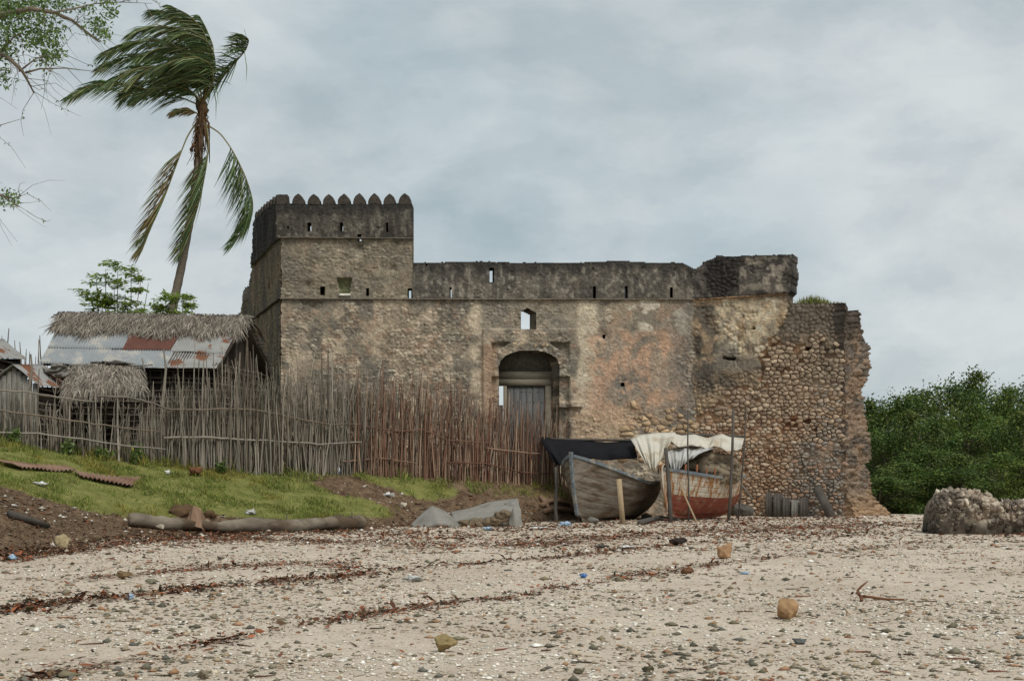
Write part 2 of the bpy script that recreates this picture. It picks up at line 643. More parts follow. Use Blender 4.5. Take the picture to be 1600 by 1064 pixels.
# turf
tcol = g_mix(g_rng(g_noise(2.0, 6, 0.7), 0.36, 0.64), lin(100, 104, 54), lin(134, 132, 78))
tf = g_rng(g_math('ADD', sep.outputs['Red'], g_rng(g_noise(2.6, 8, 0.75), 0.3, 0.7, -0.5, 0.42)), 0.4, 0.7)
c = g_mix(tf, c, tcol)
L.new(c, B.inputs['Base Color'])
bp = N.new('ShaderNodeBump')
bp.inputs['Strength'].default_value = 0.7
bp.inputs['Distance'].default_value = 0.04
L.new(g_math('ADD', g_noise(9, 8, 0.7), g_rng(g_noise(30, 4, 0.6), 0.3, 0.7, 0, 0.6)), bp.inputs['Height'])
L.new(bp.outputs['Normal'], B.inputs['Normal'])
ground = mesh('ground', np.stack([GX, GY, GZ], -1).reshape(-1, 3), GF, gmat, col=gcol)
tag(ground, kind='structure')

# ------------------------------------------------------------------ fort
fort = empty('ruined_fort', pt(800, 790, 56), 'ruined coral-stone fort with crenellated corner tower, arched doorway and broken right end', 'fort')
KA = 1.55                                  # photograph tone -> surface colour of walls in this light


class Plan:
    """a wall on a straight plan line: (s, t) are the photograph columns and rows where it shows"""

    def __init__(self, s0, d0, s1, d1):
        self.a, self.b = np.array([(s0 - 800) / FPX * d0, d0]), np.array([(s1 - 800) / FPX * d1, d1])
        u = self.b - self.a
        self.n = np.array([u[1], -u[0]]) / np.hypot(*u)          # outward
        if self.n[1] > 0 and abs(self.n[1]) > 0.05:
            self.n = -self.n

    def dist(self, s):
        r = (np.asarray(s, float) - 800) / FPX
        u = self.b - self.a
        return (self.a[0] * u[1] - self.a[1] * u[0]) / (r * u[1] - u[0])

    def at(self, s, t, d=0.0):
        D = self.dist(s)
        r = (np.asarray(s, float) - 800) / FPX
        return np.stack([r * D + self.n[0] * d, D + self.n[1] * d, CAMZ + (HZ - np.asarray(t, float)) / FPX * D], -1)


def relief_wall(name, plan, s0, s1, t0, t1, step, solid, disp, colour, thick, skew=None, parent=fort, mat=None, sstep=None):
    """thick wall with a worked face: solid(s,t) says where there is wall, disp(s,t) the relief in metres, skew(s,t) how many
    columns the back of an opening is shifted"""
    s = np.arange(s0, s1 + 1e-6, sstep or step)
    t = np.arange(t0, t1 + 1e-6, step)
    S, T = np.meshgrid(s, t)
    Sc, Tc = (S[:-1, :-1] + S[1:, 1:]) / 2, (T[:-1, :-1] + T[1:, 1:]) / 2
    mk = solid(Sc, Tc)
    V = plan.at(S, T, disp(S, T)).reshape(-1, 3)
    C = np.clip(colour(S, T).reshape(-1, 3), 0.004, 0.8)
    I = np.arange(S.size).reshape(S.shape)
    front = np.stack([I[:-1, :-1], I[1:, :-1], I[1:, 1:], I[:-1, 1:]], -1)[mk]
    pad = np.pad(mk, 1)
    edges = []
    for dy, dx, a, b in ((-1, 0, (0, 1), (0, 0)), (1, 0, (1, 0), (1, 1)), (0, -1, (0, 0), (1, 0)), (0, 1, (1, 1), (0, 1))):
        ed = mk & ~pad[1 + dy:1 + dy + mk.shape[0], 1 + dx:1 + dx + mk.shape[1]]
        r, c = np.nonzero(ed)
        edges.append(np.stack([I[r + a[0], c + a[1]], I[r + b[0], c + b[1]]], 1))
    E = np.concatenate(edges)
    bv, inv = np.unique(E, return_inverse=True)
    inv = inv.reshape(E.shape)
    Sf, Tf = S.ravel()[bv], T.ravel()[bv]
    sk = skew(Sf, Tf) if skew else 0.0
    VB = plan.at(Sf + sk, Tf, -thick)
    nb = len(V)
    side = np.stack([E[:, 0], E[:, 1], nb + inv[:, 1], nb + inv[:, 0]], 1)
    # plain rear face, runs merged row by row
    VR, FR = [], []
    base = nb + len(VB)
    stepr = 3
    mr = mk[:(mk.shape[0] // stepr) * stepr].reshape(-1, stepr, mk.shape[1]).all(1)
    for r in range(mr.shape[0]):
        row = np.concatenate([[0], mr[r].astype(int), [0]])
        st, en = np.nonzero(np.diff(row) == 1)[0], np.nonzero(np.diff(row) == -1)[0]
        for a, b in zip(st, en):
            ta, tb = t[r * stepr], t[r * stepr + stepr]
            k = base + len(VR)
            for q, w in ((s[a], ta), (s[b], ta), (s[b], tb), (s[a], tb)):
                VR.append(plan.at(q, w, -thick))
            FR.append((k, k + 1, k + 2, k + 3))
    VA = np.concatenate([V, VB, np.array(VR).reshape(-1, 3)])
    CA = np.concatenate([C, C[bv], np.tile(C[mk.size // 2], (len(VR), 1))])
    o = mesh(name, VA, [front, side, np.array(FR)], mat or M['masonry'], col=CA)
    return under(parent, o)


def rect(s, t, x0, x1, y0, y1, soft=4.0, warp=0.0, seed=0):
    if warp:
        ws = s + warp * 2 * (fbm(s / 22, t / 22, 4, seed) - 0.5)
        wt = t + warp * 2 * (fbm(s / 22, t / 22, 4, seed + 50) - 0.5)
    else:
        ws, wt = s, t
    return sm(x0 - soft, x0 + soft, ws) * (1 - sm(x1 - soft, x1 + soft, ws)) * sm(y0 - soft, y0 + soft, wt) * (1 - sm(y1 - soft, y1 + soft, wt))


# openings: front rectangle, shift of its back in columns, pointed top
OPEN = [
    (481, 486.5, 348, 362, -2.5, 0), (531.5, 536, 349, 362, -2, 0), (559, 565, 367, 377, -3, 0), (636.5, 644, 450, 468, -4, 0),
    (765, 771.5, 419, 441, -3, 0), (703, 706.5, 449, 465, -1.5, 0), (976.5, 980.5, 448, 467, -1.8, 0), (814, 838, 481, 515, -10, 1),
    (501, 508, 448, 461, -11, 0), (572, 577, 450, 462, -9, 0), (604.5, 607, 349, 364, -6, 0), (926.5, 930.5, 447, 470, -8, 0),
    (1046, 1051, 449, 465, -9, 0), (941, 945.5, 523, 528, -9, 0), (970, 976, 597, 603, -9, 0), (665, 668.5, 413, 416, -7, 0),
    (1053.5, 1056, 419, 421.5, 0, 0), (428, 431.5, 351, 356, -8, 0), (450, 453, 355, 358, -6, 0)]


def arch_top(s):
    return 579 - 31 * np.clip(1 - np.abs((s - 827) / 47.5) ** 2.5, 0, 1) ** 0.4 + 1.6 * (fbm(s / 5, s * 0 + 3, 3, 55) - 0.5)


def curtain_top(s):
    w = 3.0 * (fbm(s / 9, s * 0 + 2.2, 4, 3) - 0.5) + 5 * (fbm(s / 60, s * 0 + 7, 2, 5) - 0.5)
    top = 410 + w + 0.0 * s
    top = top + sm(1062, 1086, s) * 9
    return np.where(s < 645, 319.5 + 0.5 * w, top)


def in_open(s, t, grow=0.0):
    r = np.zeros(np.shape(s), bool)
    for x0, x1, y0, y1, k, p in OPEN:
        top = y0 + (p * 7 * np.abs((s - (x0 + x1) / 2 + 2) / ((x1 - x0) / 2)) if p else 0)
        r |= (s > x0 - grow) & (s < x1 + grow) & (t > top - grow) & (t < y1 + grow)
    r |= (np.abs(s - 827) < 47.5 + grow) & (t > arch_top(s) - grow) & (t < 800)
    return r


def curtain_solid(s, t):
    right = np.where(t < 408, 645.5 + 2.2 * (fbm(t / 7, t * 0, 3, 9) - 0.5), 1087)
    left = np.where(t < 374, 432.5, 439.5) + 2.0 * (fbm(t / 8, t * 0 + 3, 3, 12) - 0.5)
    return (t > curtain_top(s)) & (s < right) & (s > left) & ~in_open(s, t)


def curtain_skew(s, t):
    k = np.zeros(np.shape(s))
    for x0, x1, y0, y1, d, p in OPEN:
        k = np.where((s > x0 - 2) & (s < x1 + 2) & (t > y0 - 2) & (t < y1 + 2), d, k)
    k = np.where((np.abs(s - 827) < 50) & (t > 546) & (t < 800), -13, k)
    return k


def plaster_curtain(s, t):
    n = fbm(s / 34, t / 30, 5, 61)
    p = sm(0.50, 0.60, n)
    p = np.maximum(p, (t < 468) * sm(0.30, 0.46, fbm(s / 25, t / 25, 4, 63)))
    p = np.where((s < 645) & (t > 373) & (t < 468), sm(0.48, 0.58, fbm(s / 26, t / 18, 4, 64)), p)
    for x0, x1, y0, y1, w in ((925, 1062, 512, 655, 16), (900, 934, 470, 650, 8), (735, 762, 480, 640, 10), (750, 768, 513, 700, 2), (889, 905, 513, 640, 2), (960, 1078, 470, 530, 14)):
        p = np.maximum(p, rect(s, t, x0, x1, y0, y1, 5, w, int(x0)))
    p = p * (1 - rect(s, t, 970, 1090, 642, 720, 5, 14, 3))
    return p


def curtain_disp(s, t):
    f1, f2, cid = worley(s / 7.2 + 0.45 * fbm(s / 9, t / 9, 2, 2), t / 5.2 + 0.4 * fbm(s / 11, t / 8, 2, 4), 71)
    g1, g2, gid = worley(s / 4.6, t / 4.0, 73)
    cob = 0.034 * sm(0.02, 0.42, f2 - f1) * (0.25 + 1.2 * cid) + 0.020 * sm(0.0, 0.4, g2 - g1) * (0.3 + gid)
    p = plaster_curtain(s, t)
    d = cob * (1 - p) + p * (0.045 + 0.022 * (fbm(s / 6, t / 6, 4, 75) - 0.5))
    d = d + 0.10 * (fbm(s / 45, t / 45, 3, 77) - 0.5) + 0.03 * (fbm(s / 3, t / 3, 2, 78) - 0.5)
    d = d + np.where(((s < 645) & (t < 373)) | ((s >= 645) & (t < 468)), 0.06, 0.0)
    fr = (s > 755) & (s < 903) & (t > 514)
    inner = (s > 768) & (s < 890) & (t > 536 + 3 * (fbm(s / 9, t * 0, 2, 6) - 0.5))
    vous = (np.hypot((s - 827) / 1.12, np.minimum(t - 590, 0)) < 60) & (t < 590)
    d = d + np.where(fr, 0.11, 0) - np.where(inner & ~vous, 0.20, 0)
    d = d + np.where((s > 864) & (s < 909) & (t > 628) & (t < 638), 0.24, 0) + np.where((s > 868) & (s < 900) & (t > 560) & (t < 628), 0.07, 0)
    tz = (t > 434) & (t < 459) & (np.abs(s - 538) < 11.5 - (t - 434) * 0.16)
    d = d - np.where(tz, 0.28, 0) + np.where((t >= 459) & (t < 464) & (np.abs(s - 539) < 9), 0.08, 0)
    for x, y, r, k in ((480, 445, 6, .16), (493, 477, 8, .14), (560, 388, 7, .1), (614, 420, 5, .1), (973, 600, 16, .05), (943, 525, 7, .12)):
        d = d - k * np.exp(-(((s - x) ** 2 + (t - y) ** 2) / r ** 2))
    return d


def col_c(*c):
    return nlin(c) * KA


def curtain_colour(s, t):
    n1, n2, n3 = fbm(s / 60, t / 60, 4, 1), fbm(s / 19, t / 19, 4, 2), fbm(s / 5, t / 5, 3, 3)
    f1, f2, cid = worley(s / 7.2 + 0.45 * fbm(s / 9, t / 9, 2, 2), t / 5.2 + 0.4 * fbm(s / 11, t / 8, 2, 4), 71)
    p = plaster_curtain(s, t)
    c = mixc(col_c(136, 120, 97), col_c(116, 106, 90), sm(0.38, 0.62, n1))
    c = mixc(c, col_c(166, 147, 120), sm(0.50, 0.64, n2) * 0.9)
    c = mixc(c, col_c(148, 116, 90), sm(0.56, 0.68, fbm(s / 12, t / 12, 4, 14)) * 0.55)
    c = mixc(c, col_c(102, 97, 86), sm(0.55, 0.66, fbm(s / 26, t / 26, 4, 15)) * 0.7)
    c = c * (1 + (1 - p)[..., None] * (0.5 * (cid - 0.5))[..., None])
    c = mixc(c, col_c(172, 160, 138), (cid > 0.84) * (1 - p) * 0.4)
    c = mixc(c, col_c(176, 158, 130), rect(s, t, 735, 764, 478, 640, 5, 12, 5) * sm(0.35, 0.55, n2) * 0.8)
    c = mixc(c, col_c(175, 160, 133), rect(s, t, 903, 933, 474, 655, 4, 7, 6) * 0.9)
    orange = rect(s, t, 922, 1066, 512, 662, 12, 18, 7)
    c = mixc(c, col_c(172, 132, 100), orange * sm(0.25, 0.5, n2) * 0.9)
    c = mixc(c, col_c(140, 124, 104), orange * sm(0.52, 0.66, fbm(s / 14, t / 20, 4, 18)) * 0.85)
    c = mixc(c, col_c(172, 162, 142), rect(s, t, 955, 1075, 470, 520, 8, 12, 8) * sm(0.48, 0.6, n2) * 0.9)
    c = mixc(c, col_c(100, 94, 86), rect(s, t, 1050, 1092, 468, 700, 10, 8, 11) * 0.55)
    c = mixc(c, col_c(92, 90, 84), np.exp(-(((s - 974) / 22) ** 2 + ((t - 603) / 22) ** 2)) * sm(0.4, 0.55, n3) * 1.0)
    c = mixc(c, col_c(120, 112, 97), rect(s, t, 750, 905, 470, 515, 5, 6, 13) * 0.6)
    c = mixc(c, col_c(150, 116, 86), rect(s, t, 752, 775, 540, 660, 4, 5, 14) * 0.7)
    c = mixc(c, col_c(172, 142, 108), rect(s, t, 895, 985, 640, 720, 6, 8, 15) * 0.7)
    c = mixc(c, c.mean(-1, keepdims=True) * np.array([1.04, 1.0, 0.93]), np.full(np.shape(s), 0.28)) * 0.89
    # tower shaft, then the lichen-blackened parapets
    tw = (s < 645) & (t > 373) & (t < 468)
    c = np.where(tw[..., None], mixc(c, col_c(98, 92, 79), np.full(np.shape(s), 0.55)), c)
    para = np.where(s < 646, t < 373, t < 468)
    pc = mixc(col_c(92, 86, 77), col_c(70, 66, 60), sm(0.35, 0.6, n2))
    pc = mixc(pc, col_c(128, 122, 110), sm(0.50, 0.72, fbm(s / 4.5, t / 6.5, 5, 19)) * 0.65)
    pc = mixc(pc, col_c(60, 57, 52), sm(0.5, 0.66, fbm(s / 7, t / 45, 4, 24)) * 0.6)
    pc = np.where((s < 646)[..., None], pc * 0.66, pc * 1.06)
    run = (t - curtain_top(s)) / np.where(s < 646, 26, 22) + 1.8 * (fbm(s / 16, t / 60, 4, 20) - 0.5)
    pc = mixc(pc, col_c(44, 42, 40), (1 - sm(0.2, 1.1, run)) * 0.85)
    c = np.where(para[..., None], pc, c)
    tz = (t > 434) & (t < 459) & (np.abs(s - 538) < 11.5 - (t - 434) * 0.16)
    c = np.where(tz[..., None], col_c(98, 100, 74), c)
    c = np.where(((t >= 459) & (t < 464) & (np.abs(s - 539) < 9))[..., None], col_c(176, 172, 160), c)
    return c * (0.86 + 0.28 * n3)[..., None]


FRONT = Plan(400, 56, 1100, 56)
curtain = relief_wall('curtain_wall', FRONT, 430, 1088.5, 317, 812, 1.5, curtain_solid, curtain_disp, curtain_colour, 0.72, curtain_skew)

# receding side of the corner tower and the ruined wall that runs on behind it
SIDE = Plan(439.5, 56.0, 361, 70.0)
_sx = np.array([361, 366, 371, 378, 381, 384, 388, 390.5, 394, 396.5, 398, 399.5, 432, 441])


def side_top(s):
    tops = np.array([500, 496, 493, 487, 466, 449, 446, 428, 422, 398, 392, 346, 319, 318])
    return np.interp(s, _sx, tops) + 4 * (fbm(s / 2.2, s * 0, 3, 88) - 0.5)


def side_level(s, t):
    """height of a point of the side wall, given as the row it would have on the front wall"""
    return HZ - (HZ - t) * SIDE.dist(s) / 56.0


def side_disp(s, t):
    f = side_level(s, t)
    q = (SIDE.dist(s) - 56) * 39
    f1, f2, cid = worley(q / 9, f / 7, 91)
    return 0.05 * sm(0.02, 0.4, f2 - f1) + 0.12 * (fbm(q / 30, f / 30, 3, 92) - 0.5) + np.where(f < 373, 0.07, 0) + 0.5 * sm(398, 384, s) * (fbm(q / 60, f / 35, 3, 93) - 0.5)


def side_colour(s, t):
    f = side_level(s, t)
    q = (SIDE.dist(s) - 56) * 39
    c = mixc(col_c(110, 98, 80), col_c(92, 86, 76), sm(0.4, 0.6, fbm(q / 30, f / 60, 4, 94)))
    c = mixc(c, col_c(124, 104, 82), sm(0.52, 0.64, fbm(q / 14, f / 40, 4, 95)) * 0.6)
    c = mixc(c, col_c(74, 70, 64), sm(0.5, 0.62, fbm(q / 9, f / 50, 4, 96)) * 0.7)
    c = np.where((f < 373)[..., None], mixc(col_c(64, 60, 56), col_c(44, 42, 40), sm(0.4, 0.6, fbm(q / 8, f / 60, 4, 97))), c)
    return np.where(((f > 373) & (f < 468))[..., None], c * 0.9, c)


relief_wall('tower_side_wall', SIDE, 361, 439.5, 315, 790, 2.0, lambda s, t: (t > side_top(s)) & ~((s > 421) & (s < 423.5) & (t > 430) & (t < 452)), side_disp, side_colour, 0.7, sstep=0.6)


def string_course(name, plan, pts, h, out, colr):
    """projecting ledge along a wall, rough along its run"""
    n = max(int(abs(pts[-1][0] - pts[0][0]) / 2.5), 8)
    s = np.linspace(pts[0][0], pts[-1][0], n)
    t = np.interp(s, *zip(*sorted(pts))) if pts[0][0] < pts[-1][0] else np.interp(s, *zip(*sorted(pts)))
    V, F = [], []
    for i in range(n):
        j = RNG.uniform(-0.012, 0.012, 4)
        for k, (dt, dd) in enumerate(((-h / 2, -0.05), (-h / 2, out * 0.8 + j[0]), (h / 2 + 15 * j[1], out + j[2]), (h / 2 + 15 * j[1], -0.05))):
            V.append(plan.at(s[i], t[i] + dt + 12 * j[3], dd))
    for i in range(n - 1):
        for k in range(3):
            F.append((4 * i + k, 4 * i + 4 + k, 4 * i + 5 + k, 4 * i + 1 + k))
    c = np.array(col_c(*colr)) * (0.8 + 0.4 * fbm(np.repeat(s, 4) / 12, np.zeros(4 * n), 3, 7))[:, None]
    return under(fort, mesh(name, V, np.array(F), M['masonry'], col=c, smooth=False))


string_course('string_course', FRONT, [(436, 372), (646, 373.5)], 2.2, 0.17, (78, 74, 66))
string_course('string_course', FRONT, [(438, 467), (700, 468), (1086, 468)], 1.8, 0.15, (96, 90, 79))
dd = np.linspace(56, 62.6, 8)
sx = 800 + FPX * (np.array([-9.16 - 0.344 * (d - 56) for d in dd])) / dd
for zz in (372, 467):
    string_course('string_course', SIDE, sorted([(a, HZ - (HZ - zz) * 56 / d) for a, d in zip(sx, dd)]), 1.8, 0.17, (70, 66, 60))


def merlon(plan, s, t, w, h, thick, flat=False, seed=0):
    """round-shouldered pointed merlon"""
    prof = [(-0.94, -0.08), (-0.98, 0.25), (-0.90, 0.50), (-0.66, 0.74), (-0.32, 0.93), (0, 1.06), (0.32, 0.93), (0.66, 0.74), (0.90, 0.50), (0.98, 0.25), (0.94, -0.08)]
    if flat:
        prof = [(-1, 0), (-1, 0.5), (-0.98, 1.0), (-0.3, 1.03), (0.4, 1.0), (0.96, 1.02), (1, 0.5), (1.02, 0)]
    r = random.Random(seed)
    V, C, n = [], [], len(prof)
    D0 = plan.dist(s)
    for dep, k in ((0.0, 0.93), (-0.06, 1.0), (-thick + 0.05, 1.0), (-thick, 0.94)):
        for x, y in prof:
            V.append(plan.at(s + x * w / 2 * k + r.uniform(-.35, .35), t - y * h * (0.5 + 0.5 * k) + r.uniform(-.4, .4), 0.06 + dep))
            g = 0.55 + 0.5 * fbm(np.array([s + x * 5]), np.array([y * 6 + dep * 9]), 3, seed)[0]
            C.append(np.array(col_c(66, 61, 55)) * g)
    F = [[j * n + i, j * n + i + 1, (j + 1) * n + i + 1, (j + 1) * n + i] for j in range(3) for i in range(n - 1)]
    o = bpy.data.meshes.new('merlon')
    o.from_pydata([tuple(v) for v in V], [], [tuple(f) for f in F] + [tuple(range(n - 1, -1, -1)), tuple(3 * n + i for i in range(n))])
    a = o.color_attributes.new('Col', 'FLOAT_COLOR', 'POINT')
    a.data.foreach_set('color', np.hstack([np.array(C), np.ones((len(C), 1))]).ravel())
    o.materials.append(M['masonry'])
    ob = bpy.data.objects.new('merlon', o)
    COL.objects.link(ob)
    return under(fort, ob)


merlon(FRONT, 440.8, 321, 17.5, 16.5, 0.6, True, 1)
for i, cx in enumerate((466, 490.4, 513.8, 537.5, 561.4, 585.1, 608.8, 632.6)):
    merlon(FRONT, cx, 320.5 + (i % 3) * 0.4, 19.6 + (i % 2) * 0.8, 16.8 + (1.2 if i in (4, 5, 7) else 0), 0.5, False, i + 2)
for i in range(8):
    d = 57.0 + i * 0.72
    s = 800 + FPX * (-9.16 - 0.344 * (d - 56)) / d
    merlon(SIDE, float(s), float(side_top(np.array([s]))[0]) + 1.5, 3.1, 14.5, 0.5, False, 20 + i)

# ---- doorway: tympanum, timber lintel and frame, weathered leaf
def slab(name, s0, s1, t0, t1, d, th, mat, parent, jit=0.004, colr=None):
    a, b = pt(s0, t1, d), pt(s1, t0, d)
    m = MB().box((a.x, d, a.z), (b.x, d + th, b.z), colr, jit)
    return under(parent, m.build(name, mat))


M['lintel_wood'] = material('lintel_wood', lin(132, 124, 108), var=0.3, vscale=6, bump=0.6, bscale=30, stretch=(0.2, 1, 1.5))
slab('tympanum', 758, 866, 536, 580.5, 56.62, 0.1, M['masonry'], fort, 0, col_c(78, 74, 66))
slab('lintel', 774, 864, 580.5, 592, 56.55, 0.18, M['lintel_wood'], fort)
slab('lintel', 776, 862, 592.4, 602.6, 56.50, 0.2, M['lintel_wood'], fort)
door = slab('door_frame', 852, 861.5, 603, 752, 56.50, 0.16, M['lintel_wood'], fort)
slab('door_frame', 786.5, 792, 603, 752, 56.50, 0.16, M['lintel_wood'], fort)
slab('board', 764, 786, 633, 752, 56.58, 0.05, M['dark_wood'], fort)
leaf = slab('door', 792, 852, 603, 752, 56.62, 0.03, M['dark_wood'], fort)
for i in range(6):
    slab('plank', 792.4 + i * 9.95, 792.4 + i * 9.95 + 9.5, 604 + RNG.uniform(0, 1), 751, 56.585 + RNG.uniform(-.004, .006), 0.03, M['door_wood'], leaf)
for y in (612, 628, 649):
    for i in range(9):
        if RNG.random() < (0.85 if y == 628 else 0.4):
            q = pt(797 + i * 6.2, y + RNG.uniform(-.4, .4), 56.58)
            V, F = blob(0.032, (1, 0.6, 1), 0.0, 1, 1)
            under(leaf, mesh('stud', V, F, M['dark_wood'], loc=q))

# ---- rubble stones as real pieces
STONES = []


def clip(poly, nx, ny, c):
    out = []
    for i in range(len(poly)):
        p, q = poly[i], poly[(i + 1) % len(poly)]
        a, b = p[0] * nx + p[1] * ny - c, q[0] * nx + q[1] * ny - c
        if a <= 0:
            out.append(p)
        if (a < 0 < b) or (b < 0 < a):
            k = a / (a - b)
            out.append((p[0] + (q[0] - p[0]) * k, p[1] + (q[1] - p[1]) * k))
    return out


def stone_field(plan, region, s0, s1, t0, t1, sizes, colour, proud, owner, squash=0.8, seed=0):
    """coursed rubble: cells of a jittered row layout, each a rounded stone standing proud of the mortar"""
    r = random.Random(seed)
    pts, t = [], t0
    while t < t1:
        h = sizes(t) * squash
        s = s0 + r.uniform(0, 6)
        while s < s1:
            w = sizes(t) * r.choice((0.45, 0.6, 0.7, 0.9, 1.1, 1.5, 2.1))
            pts.append((s + w / 2 + r.uniform(-.12, .12) * w, t + h / 2 + r.uniform(-.42, .42) * h))
            s += w
        t += h
    ky = 1.45                                  # stones lie longer than high
    pts = [(p[0], p[1] * ky) for p in pts]
    cell = {}
    for i, p in enumerate(pts):
        cell.setdefault((int(p[0] // 14), int(p[1] // 14)), []).append(i)
    for i, (x, y) in enumerate(pts):
        if not region(np.array([x]), np.array([y / ky]))[0] or r.random() < 0.05:
            continue
        R = 14
        poly = [(x - R, y - R), (x + R, y - R), (x + R, y + R), (x - R, y + R)]
        for a in (-1, 0, 1):
            for b in (-1, 0, 1):
                for j in cell.get((int(x // 14) + a, int(y // 14) + b), ()):
                    if j != i:
                        qx, qy = pts[j]
                        dx, dy = qx - x, qy - y
                        if dx * dx + dy * dy < 900:
                            poly = clip(poly, dx, dy, dx * (x + qx) / 2 + dy * (y + qy) / 2)
        if len(poly) < 3 or (not region(np.array([x]), np.array([y / ky - 16]))[0] and r.random() < 0.4):
            continue
        P = np.array(poly) / np.array([1, ky])
        P = P[np.hypot(*(P - np.roll(P, 1, 0)).T) > 0.9]
        if len(P) < 4:
            continue
        # cut the corners once so that outlines are rounded
        Q = []
        for k in range(len(P)):
            a, b = P[k], P[(k + 1) % len(P)]
            Q += [a * 0.86 + b * 0.14, a * 0.14 + b * 0.86] if len(P) < 6 and r.random() < .7 else [a * 0.93 + b * 0.07]
        P = np.array(Q)
        cen = P.mean(0)
        area = 0.5 * abs(np.sum(P[:, 0] * np.roll(P[:, 1], -1) - P[:, 1] * np.roll(P[:, 0], -1)))
        STONES.append((area, plan, P, cen, proud * r.choice((0.25, 0.6, 0.9, 1.1, 1.5)), colour(cen[0], cen[1], r), owner, r.uniform(-.6, .6), r.uniform(-.6, .6), r.uniform(0.86, 0.97)))


def stone_geo(st):
    area, plan, P, cen, h, c, owner, tx, ty, shr = st
    n = len(P)
    rings = []
    for k, dep in ((shr, -0.07), (shr * 0.97, h * 0.5), (shr * 0.82, h * 0.97)):
        q = cen + (P - cen) * k * (1 + 0.09 * np.sin(np.arange(n) * 2.4 + cen[0] * 7 + k * 3))[:, None]
        tilt = ((q[:, 0] - cen[0]) * tx + (q[:, 1] - cen[1]) * ty) * 0.012
        rings.append(plan.at(q[:, 0], q[:, 1], dep + (tilt if dep > 0 else 0)))
    V = np.concatenate(rings + [plan.at(cen[0:1], cen[1:2], h * 1.05)])
    F4 = [(j * n + i, j * n + (i + 1) % n, (j + 1) * n + (i + 1) % n, (j + 1) * n + i) for j in range(2) for i in range(n)]
    F3 = [(2 * n + i, 2 * n + (i + 1) % n, 3 * n) for i in range(n)]
    return V, np.array(F4), np.array(F3)


# ---- right-hand bastion, plaster above and bare rubble below
BAST = Plan(1085, 56.0, 1319, 53.6)


def bast_top(s):
    top = np.interp(s, [1083, 1092, 1104, 1114, 1130, 1160, 1200, 1233, 1239, 1241, 1242, 1300, 1318, 1322], [424, 419, 409, 404, 402, 401, 399, 397.5, 399, 402, 473, 473, 473, 476])
    return top + 4.2 * (fbm(s / 7, s * 0 + 1, 4, 101) - 0.5)


def bast_edge(t):
    """right edge of the surviving parapet and plaster"""
    return np.interp(t, [398, 430, 455, 462, 475, 500, 525, 545, 560], [1238, 1239, 1236, 1230, 1232, 1226, 1212, 1204, 1190]) + 5 * (fbm(t / 9, t * 0, 3, 103) - 0.5)


def bast_line(s):
    return np.interp(s, [1085, 1240], [468, 458.5])


def rubble_zone(s, t):
    ws = s + 30 * (fbm(s / 24, t / 24, 4, 105) - 0.5)
    wt = t + 60 * (fbm(s / 22, t / 22, 5, 106) - 0.5)
    low = wt > np.interp(ws, [1085, 1110, 1140, 1180, 1225], [650, 640, 615, 597, 590])
    return (low | ((ws > bast_edge(t) - 4) & (t > 476) & (wt > 535))) & (s > 1088) & (s < 1318) & (t < 812)


def bast_hole(s, t):
    return (np.abs(s - 1140) < 10) & (np.abs(t - 560 - (s - 1140) * 0.05) < 2.2) | (np.hypot(s - 1178, (t - 513) * 1.3) < 3) | ((np.abs(s - 1261) < 6) & (t > 541) & (t < 551 + 6 * (s > 1258)))


def bast_solid(s, t):
    right = np.where(t < 473, bast_edge(t), 1318 + 3 * (fbm(t / 9, t * 0, 3, 107) - 0.5))
    return (t > bast_top(s)) & (s < right)


def bast_disp(s, t):
    wq = 6 * (fbm(s / 12, t / 12, 3, 119) - 0.5)
    f1, f2, cid = worley((s + wq) / 8.0, (t - wq) / 6.5, 111)
    cob = 0.065 * sm(0.02, 0.42, f2 - f1) * (0.4 + 0.9 * cid)
    n = fbm(s / 30, t / 26, 4, 112)
    pl = rect(s, t, 1080, 1232, 468, 596, 5, 12, 113) * (s < bast_edge(t)) * sm(0.36, 0.50, n)
    pl = np.maximum(pl, ((t < bast_line(s)) & ~((s > 1104) & (s < 1156))) * sm(0.3, 0.5, n))
    rz = rubble_zone(s, t)
    d = cob * (1 - pl) + pl * (0.07 + 0.02 * (fbm(s / 5, t / 5, 3, 114) - 0.5))
    d = np.where(rz, -0.03 + 0.05 * (fbm(s / 4, t / 4, 3, 115) - 0.5), d)
    d = d + 0.14 * (fbm(s / 40, t / 40, 3, 116) - 0.5) + np.where(t < bast_line(s), 0.07, 0)
    # the core stands a little behind where the face has fallen away
    d = d - 0.10 * (s > bast_edge(t)) * (t > 470) * (t < 590)
    d = d - 0.6 * bast_hole(s, t)
    d = d - 0.16 * rect(s, t, 1228, 1262, 655, 668, 4, 6, 117) - 0.12 * rect(s, t, 1262, 1300, 660, 690, 5, 8, 118)
    return d


